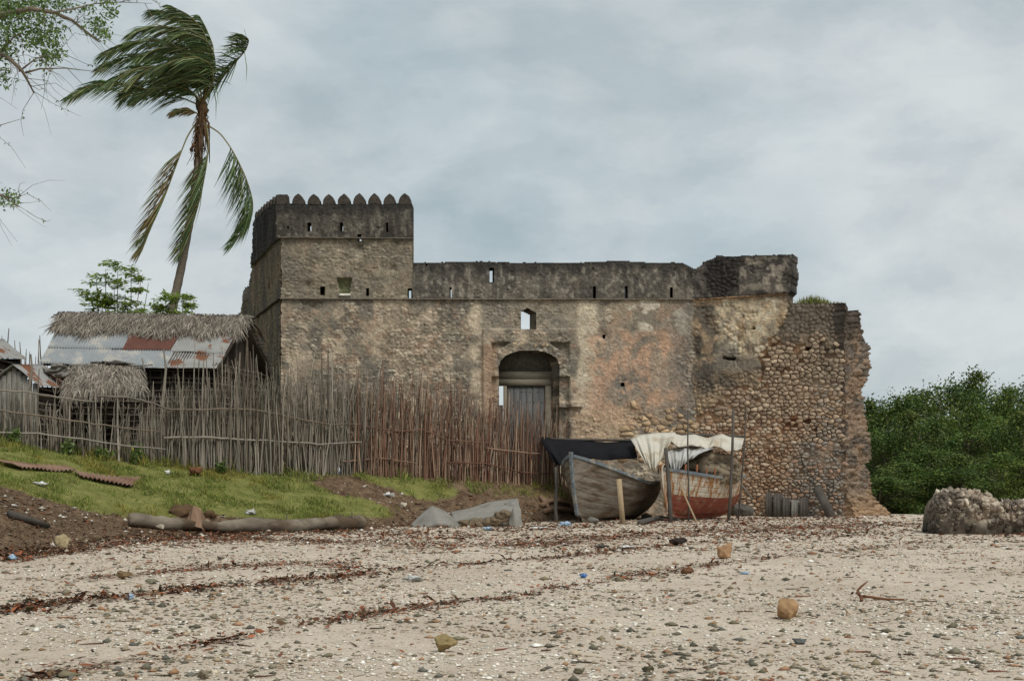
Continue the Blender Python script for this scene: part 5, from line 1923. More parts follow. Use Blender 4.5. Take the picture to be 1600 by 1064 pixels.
# ---- broadleaf tree whose boughs reach in at the upper left
tb = Vector((-15.5, 27.5, gz(-15.5, 27.5)))
over = empty('broadleaf_tree', tb, 'thin-leaved tree with twiggy boughs reaching in at the top left corner', 'tree')
mbw = MB()
crown0 = Vector((-14.6, 28.2, 9.0))
mbw.tube([tb - Vector((0, 0, .3)), tb + Vector((.1, .1, 2)), tb + Vector((.5, .3, 4.2)), crown0], [0.34, 0.28, 0.23, 0.15], 9)
under(over, mbw.build('trunk', M['bark'], smooth=True))
OD = 28.5
BOUGHS = [
    ([None, (-70, 60), (0, 24), (48, 14), (84, 20), (112, 32), (140, 54), (154, 66)], .05, 6),
    ([None, (-80, 110), (-20, 78), (10, 88), (34, 110), (44, 128), (53, 146)], .05, 5),
    ([(40, 114), (62, 108), (100, 107), (158, 113)], .016, 3),
    ([(84, 20), (116, 14), (150, 6), (190, 4), (238, 6)], .016, 4),
    ([None, (-70, 10), (-10, 2), (30, -6), (70, -12)], .045, 5),
    ([None, (-120, 250), (-50, 290), (0, 305), (20, 310), (34, 306)], .035, 3),
    ([None, (-90, 150), (-40, 110), (0, 84), (20, 60), (40, 46)], .03, 5),
    ([(0, 305), (22, 318), (42, 330)], .01, 2),
    ([None, (-100, 190), (-40, 196), (0, 196), (34, 186)], .014, 1),
    ([(30, 112), (56, 92), (80, 84), (100, 84)], .014, 4),
]
LEAF = [(0, 12, 34, 22), (30, 14, 34, 20), (12, 42, 34, 22), (66, 30, 24, 18), (50, 60, 30, 22), (78, 58, 26, 20), (8, 78, 20, 22), (88, 84, 16, 14), (70, 92, 18, 14), (150, 38, 18, 16), (164, 50, 14, 12), (172, 20, 14, 10), (135, 14, 14, 8), (100, 8, 18, 10), (6, 118, 12, 18), (12, 304, 14, 8), (22, 314, 10, 8), (2, 316, 10, 8), (-30, 20, 30, 40), (-40, 80, 30, 40), (168, 2, 20, 8), (60, 4, 30, 10)]
rl = np.random.default_rng(55)
tips = []
for bi, (bp_, r0, ntw) in enumerate(BOUGHS):
    P = [crown0 + Vector((0, 0, rl.uniform(-2.5, 1.5))) if q is None else pt(q[0], q[1], OD + 0.6 * math.sin(i + len(bp_))) for i, q in enumerate(bp_)]
    m = MB().tube(P, list(np.linspace(r0 * 1.5, r0 * 0.25, len(P))), 6)
    for i in range(1, len(P) - 1):
        for k in range(ntw):
            s = P[i].lerp(P[i + 1], rl.random())
            e = s + Vector((rl.normal(.12, .2), rl.normal(0, .2), rl.normal(-.04, .18)))
            e2 = e + (e - s) * .5 + Vector((rl.normal(.06, .12), rl.normal(0, .12), rl.normal(-.1, .12)))
            e3 = e2 + (e2 - e) * .7 + Vector((rl.normal(.03, .08), 0, rl.normal(-.08, .08)))
            m.tube([s, e, e2, e3], [.007, .005, .004, .002], 4)
            tips += [(e, e2)]
    under(over, m.build('bough', M['bark'], smooth=True))
mb = MB()
OG = [lin(98, 124, 62), lin(78, 106, 50), lin(122, 146, 80), lin(88, 110, 64)]
for (x, y, sx_, sy_) in LEAF:
    n = int(sx_ * sy_ * 0.5)
    xy = np.stack([rl.normal(x, sx_ * .5, n), rl.normal(y, sy_ * .5, n)], 1)
    C = np.array([pt(a, b_, OD + rl.normal(0, .5)) for a, b_ in xy])
    v, f3, c = leaf_quads(C, rand_dirs(n, rl, -.4), rand_dirs(n, rl, 1.2), rl.uniform(.06, .12, n), rl.uniform(.03, .055, n), pick(rl, n, OG))
    mb.add(v, f3, c)
for (a, b_) in tips[::3]:
    n = 5
    C = np.array([a.lerp(b_, t_) for t_ in rl.random(n)])
    v, f3, c = leaf_quads(C, rand_dirs(n, rl, -.4), rand_dirs(n, rl, 1.2), rl.uniform(.05, .09, n), rl.uniform(.025, .04, n), pick(rl, n, OG))
    mb.add(v, f3, c)
under(over, mb.build('leaves', M['leaf']))

# ---- mangroves beyond the beach on the right
MG = [lin(84, 108, 46), lin(70, 96, 40), lin(100, 122, 52), lin(78, 100, 46), lin(118, 134, 60)]


def mangrove_geo(seed, H, Wd):
    r = np.random.default_rng(seed)
    crown, wood = MB(), MB()
    nl = 34
    lobes = []
    for k in range(nl):
        z = H * (0.06 + 0.90 * (k + r.random()) / nl)
        rr = Wd * (0.98 - 0.75 * max(z / H - 0.5, 0) / 0.5 * r.uniform(.75, 1.1)) * r.uniform(.45, 1)
        a = r.uniform(0, 6.28)
        lobes.append((rr * math.cos(a) * .8, rr * math.sin(a) * .8, z, r.uniform(.7, 1.25)))
    lobes += [(r.normal(0, .3), r.normal(0, .3), H * .98, .55), (r.normal(0, .5), r.normal(0, .5), H * .9, .8)]
    for (x, y, z, q) in lobes:
        tone = r.uniform(.5, 1.3) * np.array([r.uniform(.9, 1.2), 1, r.uniform(.9, 1.3)])
        for _ in range(9):
            cx = np.array([x, y, z]) + r.normal(0, .5, 3) * q * np.array([1, 1, .75])
            n = 30
            C = cx + r.normal(0, .30, (n, 3)) * q
            v, f3, c = leaf_quads(C, rand_dirs(n, r, .3), rand_dirs(n, r, .8), r.uniform(.14, .26, n), r.uniform(.08, .14, n), pick(r, n, MG) * tone)
            crown.add(v, f3, c)
        wood.tube([(x * .1, y * .1, z * .45), (x * .5, y * .5, z * .75), (x, y, z)], [.06, .04, .015], 4)
    wood.tube([(0, 0, -.5), (.1, 0, H * .3), (-.1, .1, H * .6), (0, 0, H * .92)], [.2, .15, .1, .03], 6)
    return crown, wood


proto = []
for k in range(4):
    cr, wd = mangrove_geo(200 + k, 7.6 + .4 * k, 2.7 + .25 * k)
    a, b_ = cr.build('crown', M['leaf']), wd.build('trunk', M['bark'], smooth=True)
    proto.append((a.data, b_.data))
    bpy.data.objects.remove(a)
    bpy.data.objects.remove(b_)


def mangrove(px_, d, top, k, label, wide=1.0):
    x = (px_ - 800) / FPX * d
    z0 = gz(x, d) - .1
    h = CAMZ + (HZ - top) / FPX * d - z0
    t = empty('mangrove_tree', (x, d, z0), label, 'tree', 'mangrove trees beyond the beach', rz=k * 1.7 + px_)
    s = h / (7.6 + .4 * (k % 4))
    for nm, me in zip(('crown', 'trunk'), proto[k % 4]):
        o = bpy.data.objects.new(nm, me)
        COL.objects.link(o)
        o.parent = t
        o.scale = (wide, wide, s)
    return t


for i, (x, d, top, lab) in enumerate((
        (1362, 86, 632, 'leafy mangrove tree just past the broken end of the fort'), (1400, 84, 624, 'mangrove crown on the skyline, second from the fort'), (1446, 88, 616, 'mangrove crown on the skyline, third from the fort'), (1486, 90, 606, 'mangrove crown on the skyline just left of the tallest tree'),
        (1527, 92, 590, 'tallest mangrove tree, its crown peaking above the coral rock'), (1570, 88, 612, 'mangrove crown right of the tallest tree'), (1606, 86, 606, 'leafy mangrove tree cut by the right edge of the photo'),
        (1384, 80, 676, 'middle-height mangrove against the fort end'), (1425, 77, 650, 'broad mangrove halfway between the fort and the coral rock'), (1466, 81, 664, 'broad mangrove above the left end of the coral rock'), (1512, 78, 640, 'broad mangrove in front of the tallest tree'), (1558, 81, 660, 'broad mangrove right behind the coral rock'), (1600, 76, 650, 'broad mangrove behind the coral rock at the right edge'),
        (1340, 96, 645, 'mangrove crown partly hidden by the fort end'), (1405, 72, 728, 'low mangrove at the thicket foot, second from the fort'), (1450, 74, 706, 'low mangrove at the thicket foot touching the left of the coral rock'), (1500, 71, 716, 'low mangrove just behind the left half of the coral rock'), (1372, 70, 748, 'smallest mangrove, at the thicket foot nearest the fort'), (1548, 73, 712, 'low mangrove right behind the top of the coral rock'))):
    mangrove(x, d, top, i, lab, 1.0 if top < 640 else 0.85)

# ------------------------------------------------------------------ turf, leaf litter, shells
rg = np.random.default_rng(77)
n = 300000
gx, gy = rg.uniform(-18, 2.5, n), rg.uniform(32, 52, n)
gzv = ground_z(gx, gy)
pxs = 800 + FPX * gx / gy
ok = (pxs > -60) & (gy < np.interp(pxs, _PX, _FEN) + 0.6)
gx, gy, gzv = gx[ok], gy[ok], gzv[ok]
den = grass_mask(gx, gy, gzv) * (0.1 + 0.9 * sm(0.40, 0.56, fbm(gx * 1.3, gy * 1.3, 4, 41)))
fence_gap = np.interp(800 + FPX * gx / gy, _PX, _FEN) - gy
den = np.where((fence_gap < 0.9) & (den < .5), np.where(fbm(gx * .9, gy * .9, 2, 43) > .5, .55, den), den)
ok = rg.random(len(gx)) < den
gx, gy, gzv, fg = gx[ok], gy[ok], gzv[ok], fence_gap[ok]
n = len(gx)
tall = (1 + 1.6 * np.exp(-np.clip(fg, 0, 9) / 0.35)) * (0.35 + 1.5 * sm(.35, .75, fbm(gx * 1.6, gy * 1.6, 3, 45)))
C = np.stack([gx, gy, gzv - .01], 1)
D = rg.normal(0, .6, (n, 3)) + np.array([-.12, 0, 1.0])
GC = [lin(128, 142, 66), lin(108, 126, 58), lin(148, 156, 82), lin(138, 142, 78), lin(164, 160, 100)]
V, F, c = leaf_quads(C, D, rand_dirs(n, rg), rg.uniform(.05, .16, n) * tall, rg.uniform(.012, .03, n) * 1.2, pick(rg, n, GC, .6, 1.2) * mixc(np.array([1., 1., 1.]), np.array([1.12, .9, .8]), sm(.5, .68, fbm(gx * .7, gy * .7, 4, 47))), .1)
tag(mesh('grass', V, F, M['grass'], col=c, smooth=False), 'short green grass covering the bank below the fences', 'grass', kind='stuff')

# grass along the top of the broken wall
n = 700
sx_ = rg.uniform(1238, 1318, n)
hgt = np.exp(-((sx_ - 1268) / 22) ** 2)
ok = rg.random(n) < .15 + hgt
sx_, hgt = sx_[ok], hgt[ok]
C = np.array([BAST.at(s, 474.0, -rg.uniform(.05, .8)) for s in sx_])
n = len(C)
V, F, c = leaf_quads(C, rg.normal(0, .3, (n, 3)) + np.array([0, 0, 1.]), rand_dirs(n, rg), (0.1 + .22 * hgt) * rg.uniform(.6, 1.4, n), np.full(n, .03), pick(rg, n, [lin(120, 130, 70), lin(150, 148, 96)]), .1)
tag(mesh('wall_grass', V, F, M['grass'], col=c, smooth=False), 'thin grass growing along the top of the broken wall', 'grass', kind='stuff')


def beach_points(n, y0, y1, r, power=1.0, margin=1.06):
    y = y0 + (y1 - y0) * r.random(n) ** power
    x = r.uniform(-1, 1, n) * y * 800 / FPX * margin
    return x, y


def shards(name, x, y, size, cols, label, cat, flat=0.45, seed=0, mat=None):
    """small broken bits: squashed irregular octahedra lying on the ground"""
    r = np.random.default_rng(seed)
    n = len(x)
    z = ground_z(x, y)
    O = np.array([(1, 0, 0), (0, 1, 0), (-1, 0, 0), (0, -1, 0), (0, 0, 1), (0, 0, -.6)], float)
    S = size[:, None, None] * r.uniform(.55, 1.25, (n, 6, 1)) * O[None]
    S[:, :, 2] *= flat * r.uniform(.5, 1.3, (n, 1))
    S[:, :, 0] *= r.uniform(.8, 1.6, (n, 1))
    a = r.uniform(0, 6.28, n)
    ca, sa = np.cos(a)[:, None], np.sin(a)[:, None]
    V = np.stack([S[:, :, 0] * ca - S[:, :, 1] * sa + x[:, None], S[:, :, 0] * sa + S[:, :, 1] * ca + y[:, None], S[:, :, 2] + (z + size * flat * .25)[:, None]], -1).reshape(-1, 3)
    T = np.array([(0, 1, 4), (1, 2, 4), (2, 3, 4), (3, 0, 4), (1, 0, 5), (2, 1, 5), (3, 2, 5), (0, 3, 5)])
    F = (np.arange(n)[:, None, None] * 6 + T[None]).reshape(-1, 3)
    o = mesh(name, V, F, mat or M['shell'], col=np.repeat(pick(r, n, cols), 6, 0), smooth=False)
    return tag(o, label, cat, kind='stuff')


def clumpy(x, y, seed, lo, hi, fr=.45):
    return sm(lo, hi, fbm(x * fr, y * fr, 4, seed))


def bank_t(x, y):
    a = np.clip(800 + FPX * x / y, -600, 1300)
    t0 = np.interp(a, _PX, _TOE)
    return (y - t0) / (np.interp(a, _PX, _FEN) - t0)


x, y = beach_points(46000, 10.5, 36, rg, 1.2)
ok = (rg.random(len(x)) < .22 + .78 * clumpy(x, y, 301, .40, .60)) & (bank_t(x, y) < .02)
x, y = x[ok], y[ok]
shards('shell_litter', x, y, rg.gamma(2.6, .0052, len(x)) + .005, [lin(218, 210, 196), lin(202, 192, 174), lin(232, 227, 216), lin(196, 182, 160), lin(186, 172, 150)], 'broken white shells strewn over the sand', 'shells', .5, 1)
x, y = beach_points(40000, 10.5, 44, rg, 1.15)
ok = (rg.random(len(x)) < .12 + .88 * clumpy(x, y, 305, .42, .64)) & (bank_t(x, y) < .02)
x, y = x[ok], y[ok]
shards('pebbles', x, y, rg.gamma(1.6, .0085, len(x)) + .006, [lin(128, 120, 100), lin(106, 100, 84), lin(146, 132, 108), lin(88, 84, 70), lin(164, 146, 120), lin(158, 122, 92), lin(178, 162, 138)], 'grey-brown pebbles strewn over the sand', 'pebbles', .55, 2)
x, y = beach_points(1100, 10.5, 30, rg, 1.3)
ok = (rg.random(len(x)) < .3 + .7 * clumpy(x, y, 309, .4, .6)) & (bank_t(x, y) < .0)
x, y = x[ok], y[ok]
shards('cobbles', x, y, rg.gamma(4, .0075, len(x)) + .012, [lin(112, 106, 84), lin(94, 92, 76), lin(126, 116, 90), lin(104, 102, 92), lin(150, 116, 84)], 'larger olive-grey pebbles dotted over the near sand', 'pebbles', .6, 8)
x, y = beach_points(15000, 30, 56, rg, 1.0)
ok = (rg.random(len(x)) < .25 + .75 * clumpy(x, y, 307, .42, .6)) & (bank_t(x, y) < .03) & ~((y > 52) & (x < 6))
x, y = x[ok], y[ok]
shards('far_gravel', x, y, rg.gamma(2.6, .013, len(x)) + .012, [lin(214, 206, 192), lin(120, 108, 90), lin(98, 84, 68), lin(186, 170, 146), lin(138, 98, 72)], 'shell and gravel bits near the foot of the fort', 'gravel', .5, 3)


def leaves(name, x, y, size, cols, label, cat, seed):
    r = np.random.default_rng(seed)
    n = len(x)
    C = np.stack([x, y, ground_z(x, y) + r.uniform(.004, .03, n)], 1)
    D = r.normal(0, 1, (n, 3)) * np.array([1, 1, .22])
    V, F, c = leaf_quads(C, D, np.tile([0, 0, 1.], (n, 1)) + r.normal(0, .45, (n, 3)), size, size * r.uniform(.2, .5, n), pick(r, n, cols, .6, 1.25), r.uniform(-.3, .5))
    return tag(mesh(name, V, F, M['litter'], col=c, smooth=False), label, cat, kind='stuff')


WC = [lin(92, 62, 46), lin(70, 52, 42), lin(126, 76, 54), lin(148, 92, 64), lin(64, 58, 44), lin(110, 86, 64)]
LBL = {'a': ('nearest_drift_line', 'thin lowest line of drifted weed and leaves across the sand'), 'b': ('drift_line', 'middle line of drifted weed and leaves across the sand'),
       'c': ('short_drift_line', 'short reddish strip of leaf litter on the sand at left'), 'd': ('upper_drift_band', 'broad red-brown leaf band along the foot of the bank')}
for k, (ln_, w) in WL.items():
    n = {'a': 7500, 'b': 7500, 'c': 3200, 'd': 30000}[k]
    t = rg.uniform(0, len(ln_) - 1.001, n)
    i = t.astype(int)
    p = ln_[i] + (ln_[i + 1] - ln_[i]) * (t - i)[:, None]
    wob = (fbm(p[:, 0] * 1.3, p[:, 1] * 1.3, 4, 11) - .5) * (w * 2.5 + .5)
    thin = sm(.40, .66, fbm(p[:, 0] * 1.1 + 40, p[:, 1] * 1.1, 4, 17))
    wide = np.where(rg.random(n) < (.45 if k in 'bd' else .3), 3.2, 1.0)
    x = p[:, 0] + rg.normal(0, w * .5, n) * wide
    y = p[:, 1] + wob + rg.normal(0, w * .75, n) * (0.3 + 1.7 * thin) * wide
    ok = rg.random(n) < .12 + .88 * thin
    x, y = x[ok], y[ok]
    leaves(LBL[k][0], x, y, rg.gamma(3, .018, len(x)) + .02, WC, LBL[k][1], 'seaweed', 400 + ord(k))
x, y = beach_points(22000, 11, 50, rg, 1.0)
ok = (rg.random(len(x)) < (.07 + .93 * clumpy(x, y, 311, .5, .66, .6)) * (.35 + .65 * sm(20, 34, y))) & (bank_t(x, y) < .02)
x, y = x[ok], y[ok]
leaves('loose_leaves', x, y, rg.gamma(3, .016, len(x)) + .015, WC + [lin(160, 112, 84)], 'loose brown leaves scattered over the open sand', 'leaves', 420)
x, y = beach_points(26000, 36, 55, rg, 1.0)
ok = (rg.random(len(x)) < .10 + .9 * clumpy(x, y, 315, .42, .62, .5)) & (bank_t(x, y) < .05) & ~((y > 52.5) & (x < 6))
x, y = x[ok], y[ok]
leaves('fort_litter', x, y, rg.gamma(3, .024, len(x)) + .02, WC, 'brown leaf litter spread before the boats and fort foot', 'leaf litter', 422)
x, y = rg.uniform(-15, 1.5, 60000), rg.uniform(27, 52, 60000)
t = bank_t(x, y)
z = ground_z(x, y)
ok = (t > -.28) & (t < .95) & (rg.random(len(x)) < (1.15 - 1.2 * np.clip(t, 0, 1)) * .75) & (grass_mask(x, y, z) < .5) & (np.abs(x / y) < .38)
x, y = x[ok], y[ok]
leaves('bank_litter', x, y, rg.gamma(3, .022, len(x)) + .02, WC + [lin(150, 134, 110), lin(96, 74, 56)], 'brown leaf and twig litter on the bare soil of the bank', 'leaf litter', 421)
x, y = rg.uniform(-15, 2, 6000), rg.uniform(28, 52, 6000)
t = bank_t(x, y)
ok = (t > -.2) & (t < .9) & (grass_mask(x, y, ground_z(x, y)) < .5) & (rg.random(len(x)) < .6)
x, y = x[ok], y[ok]
shards('bank_gravel', x, y, rg.gamma(2.4, .014, len(x)) + .01, [lin(190, 180, 162), lin(128, 112, 92), lin(210, 204, 192), lin(100, 84, 68)], 'pale stones and shell bits on the bare soil of the bank', 'gravel', .6, 4)
x, y = beach_points(330, 11, 46, rg, 1.0)
ok = bank_t(x, y) < .1
tw = MB()
for a, b_ in zip(x[ok], y[ok]):
    az, L_ = rg.uniform(0, 6.28), rg.uniform(.06, .26)
    q = [Vector((a + math.cos(az) * L_ * k, b_ + math.sin(az) * L_ * k, 0)) for k in (0, .5, 1)]
    for p in q:
        p.z = gz(p.x, p.y) + .012
    q[1].x += rg.normal(0, .03)
    tw.tube(q, [.008, .007, .004], 4, np.array(WC[rg.integers(6)]) * .9)
tag(tw.build('twigs', M['litter']), 'thin dark twigs lying about on the sand', 'twigs', kind='stuff')

# weedy plants along the fence foot
rw = np.random.default_rng(91)
for i, (px_, py_, s_, lab) in enumerate(((102, 697, .5, 'low leafy weed at the foot of the sparse fence, below the small hut'), (212, 716, .6, 'leafy weed at the junction of the sparse and the dense fence'), (246, 664, 1.0, 'tall bushy weed showing through the fence right of the lean-to'),
                                          (160, 705, .4, 'small weed at the foot of the sparse fence below the lean-to'), (348, 733, .35, 'small weed at the foot of the dense grey fence'), (20, 684, .5, 'leafy weed at the fence foot near the left edge'))):
    d = fdist(px_) + (.7 if i == 2 else -.35)
    b_ = Vector(((px_ - 800) / FPX * d, d, gz((px_ - 800) / FPX * d, d)))
    t = empty('weed', b_, lab, 'weed', 'weeds along the fence')
    st, lf = MB(), MB()
    for k in range(9):
        e = b_ + Vector((rw.normal(0, .35), rw.normal(0, .2), rw.uniform(.5, 1.1))) * s_
        st.tube([b_, b_.lerp(e, .5) + Vector((0, 0, .05)), e], [.012, .009, .004], 4)
        m_ = 26
        C = np.array([b_.lerp(e, f) for f in rw.uniform(.2, 1, m_)]) + rw.normal(0, .09 * s_, (m_, 3))
        v, f3, c = leaf_quads(C, rand_dirs(m_, rw, .2), rand_dirs(m_, rw, 1), rw.uniform(.08, .16, m_), rw.uniform(.04, .09, m_), pick(rw, m_, [lin(84, 108, 48), lin(104, 128, 60), lin(116, 132, 84)]))
        lf.add(v, f3, c)
    under(t, st.build('stem', M['bark'], smooth=True))
    under(t, lf.build('foliage', M['leaf']))

# ------------------------------------------------------------------ things lying on the beach and bank
M['rock'] = material('rock', vcol=True, var=0.3, vscale=6, bump=0.8, bscale=16, bdist=.04)


def rock(px_, py_, w, h, colr, label, seed, amp=.35, d=None, name='rock', cat='rock', sub=3, fr=1.6):
    p = ray(px_, py_) if d is None else pt(px_, py_, d)
    k = p.y / FPX
    V, F = blob(1.0, (1, 1, 1), amp, seed, sub + 1, fr * 1.5, 11)
    ext = V.max(0) - V.min(0)
    V = V / ext * np.array([w * k, w * k * .85, h * k * 1.15])
    V[:, 2] -= V[:, 2].min() + .06 * h * k
    g = .72 + .56 * fbm(V[:, 0] * 9 / (w * k) + seed, V[:, 2] * 9 / (w * k) + V[:, 1] * 4, 3, seed)
    return tag(mesh(name, V, F, M['rock'], col=np.array(lin(*colr)) * g[:, None], loc=(p.x, p.y, gz(p.x, p.y)), smooth=False), label, cat)


rock(1230, 968, 36, 31, (160, 128, 94), 'orange-tan knobbly coral stone alone on the open sand', 61, .3, fr=1.4)
rock(695, 1018, 38, 26, (146, 128, 90), 'smooth olive-tan stone on the sand at bottom centre', 62, .3)
rock(1132, 873, 24, 23, (164, 130, 98), 'squarish tan stone on the middle drift line', 63, .4)
rock(98, 858, 24, 22, (166, 150, 116), 'pale tan stone at the foot of the soil bank, far left', 64, .35)
rock(318, 1062, 18, 16, (134, 124, 106), 'grey pointed stone cut by the bottom edge', 65, .4)
rock(1075, 897, 22, 11, (110, 80, 58), 'dark brown flat stone on the lowest drift line', 66, .4)
rock(196, 905, 24, 12, (132, 112, 84), 'brown flat stone left of the short leaf strip', 67, .4)
rock(236, 912, 20, 8, (120, 116, 100), 'grey flat stone near the short leaf strip', 68, .3)
rock(250, 828, 15, 10, (190, 180, 162), 'white stone in front of the long log', 69, .3)
rock(630, 793, 14, 8, (188, 178, 160), 'pale stone on the bare soil above the concrete slab', 70, .3)
rock(905, 1054, 18, 9, (104, 98, 80), 'dark grey stone at bottom, right of centre', 71, .4)
rock(1012, 1050, 20, 10, (96, 90, 74), 'dark olive stone at bottom beside the other dark stones', 72, .4)
rock(1250, 1006, 24, 8, (94, 96, 92), 'blue-grey flat stone below the orange coral stone', 73, .3)
rock(1058, 852, 30, 12, (58, 50, 44), 'blackish clump of weed and wood in front of the boats', 74, .6, name='weed_clump', cat='debris')

# coral outcrop: a low core crusted with jagged lumps of dead coral
oc = pt(1545, 833, 40.0)
crop = empty('coral_outcrop', (oc.x, oc.y, gz(oc.x, oc.y)), 'rough grey-brown coral rock outcrop at the right edge of the beach', 'rock')
ro = np.random.default_rng(81)
oz = gz(oc.x, oc.y)


def crop_top(u):
    """height of the outcrop along its length, metres"""
    return np.interp(u, [-1.8, -1.65, -1.35, -.6, -.1, .2, .5, 1.2, 2.4, 3.6], [.1, .8, 1.22, 1.18, 1.05, .85, .82, 1.0, .85, .1])


us, vs_ = np.linspace(-1.8, 3.6, 170), np.linspace(0, math.pi, 60)
UU, VV = np.meshgrid(us, vs_)
rough = .42 * (fbm(UU * 3.2, VV * 3.2, 5, 8) - .5) + .2 * (.5 - worley(UU * 4, VV * 4, 5)[0])
ht = crop_top(UU) * np.sin(VV) ** .55
dep_ = .95 * np.sqrt(np.clip(crop_top(UU) / 1.2, 0, 1)) * np.sign(-np.cos(VV)) * np.abs(np.cos(VV)) ** .75
Vc = np.stack([oc.x + UU + rough * .3, oc.y + dep_ + rough * np.sign(dep_), oz - .08 + ht + rough * np.sin(VV)], -1)
Ic = np.arange(UU.size).reshape(UU.shape)
Fc = np.stack([Ic[:-1, :-1], Ic[:-1, 1:], Ic[1:, 1:], Ic[1:, :-1]], -1).reshape(-1, 4)


def crop_col(P, r=None):
    c_ = mixc(np.array(lin(152, 136, 119)), np.array(lin(108, 98, 87)), sm(.38, .6, fbm(P[:, 0] * 2.4, P[:, 2] * 2.4 + P[:, 1], 4, 9)))
    c_ = mixc(c_, np.array(lin(178, 166, 148)), sm(.52, .68, fbm(P[:, 0] * 5, P[:, 2] * 5 + P[:, 1], 4, 10)))
    low_dark = 1 - sm(.10, .50, P[:, 2] - oz + .4 * (fbm(P[:, 0] * 2, P[:, 1] * 2, 3, 12) - .5))  # darker towards the foot of the outcrop, with a noisy upper edge
    return mixc(c_, np.array(lin(48, 43, 38)), low_dark * .8)


Pc = Vc.reshape(-1, 3)
under(crop, mesh('core', Pc, Fc, M['rock'], col=crop_col(Pc)))
lump = MB()
protoL = [blob(1.0, (1, 1, .8), .8, 500 + k, 2, 2.6, 8, .35) for k in range(8)]
for _ in range(2600):
    u, v = ro.uniform(-1.75, 3.0), math.acos(ro.uniform(-.25, 1)) if ro.random() < .8 else ro.uniform(0, math.pi)
    v = math.pi - v if v > math.pi / 2 + .3 else v
    i_, j_ = int(np.argmin(abs(vs_ - v))), int(np.argmin(abs(us - u)))
    p = Vc[i_, j_]
    V, F = protoL[ro.integers(8)]
    sz = min(ro.gamma(2.4, .018) + .02, .11)
    Rm = np.array(Matrix.Rotation(ro.uniform(0, 6.28), 3, 'Z') @ Matrix.Rotation(ro.uniform(0, 6.28), 3, 'X'))
    lump.add((V @ Rm.T) * sz * ro.uniform(.5, 1.6, 3) + p, F, crop_col(p[None])[0] * ro.uniform(.5, 1.5))
tag(under(crop, lump.build('coral_lumps', M['rock'])), kind='stuff')

# long log and the pieces about it
lg = [(202, 812), (240, 815), (290, 820), (340, 821), (400, 820), (460, 821), (520, 816), (561, 815)]
LP = []
for (a, b_) in lg:
    q = ray(a, b_ + 10)
    LP.append(Vector((q.x, q.y, q.z + .17)))
logt = empty('fallen_log', (LP[3].x, LP[3].y, gz(LP[3].x, LP[3].y)), 'long grey palm log lying at the foot of the grass bank', 'log')
fine_ = []
for i in range(len(LP) - 1):
    fine_ += [LP[i].lerp(LP[i + 1], k / 4) for k in range(4)]
fine_.append(LP[-1])
M['log_wood'] = material('log_wood', lin(124, 114, 100), var=.4, vscale=3, bump=.8, bscale=14, second=lin(86, 72, 58), sec_scale=1.1, sec=(.45, .62), stretch=(.5, 1, 1))
lm = MB().tube([p + Vector((0, 0, .02 * math.sin(i * .9))) for i, p in enumerate(fine_)], [.19 * (1 + .06 * math.sin(i * 1.3) + .04 * math.sin(i * 2.9)) * (1.15 if i > len(fine_) - 6 else 1) * (.72 if 7 < i < 13 else 1) for i in range(len(fine_))], 12)
lv = lm.v[0]
lm.v[0] = lv + RNG.normal(0, .012, lv.shape)
under(logt, lm.build('trunk', M['log_wood'], smooth=True))
V, F = blob(.23, (1, .55, 1), .2, 5, 2)
under(logt, mesh('cut_end', V, F, M['log_wood'], loc=LP[-1]))
for px_, h in ((447, .42), (549, .5), (531, .45)):
    q = ray(px_, 826)
    tag(MB().tube([(q.x, q.y, q.z - .05), (q.x + .02, q.y, q.z + h)], [.022, .016], 5).build('peg', M['dark_wood']), {447: 'short dark peg standing in front of the middle of the log', 549: 'dark peg at the right end of the log', 531: 'thin peg behind the right end of the log'}[px_], 'peg')
M['drift'] = material('drift', lin(138, 112, 92), var=.35, vscale=7, bump=.6, bscale=25, stretch=(1, 1, .3))
q = ray(304, 829)
V = [(-.30, -.10, 0), (-.08, -.16, .18), (.24, -.12, .10), (.30, .05, 0), (-.22, .30, .10), (.22, .34, .10), (-.12, .20, .62), (.16, .20, .64), (-.02, .02, .74), (-.16, .5, .4), (.2, .5, .4)]
F = [(0, 1, 6), (1, 8, 6), (1, 2, 8), (2, 7, 8), (2, 3, 7), (3, 5, 7), (0, 6, 4), (6, 9, 4), (7, 5, 10), (6, 8, 7), (6, 7, 10, 9), (9, 10, 5, 4), (0, 4, 5, 3)]
o = mesh('wood_block', V, F, M['drift'], loc=(q.x, q.y - .1, q.z - .02), smooth=False)
tag(o, 'hewn forked wood block leaning on the long log', 'wood block')
for i, (a, b_, r_, lab) in enumerate(((272, 803, .30, 'dark hollow root stump behind the log'), (292, 802, .28, 'reddish-brown root lump behind the log beside the block'), (322, 806, .2, 'small brown root lump right of the hewn block'))):
    V, F = blob(r_, (1.1, .8, .75), .6, 40 + i, 3, 2.4)
    q = ray(a, b_ + 8)
    tag(mesh('root_lump', V, F, M['husk'], loc=(q.x, q.y + .5, q.z + .14)), lab, 'stump')

# broken concrete pieces
M['concrete'] = material('concrete', lin(138, 134, 126), var=.25, vscale=4, bump=.5, bscale=22, second=lin(112, 108, 100), sec_scale=2, sec=(.5, .68))


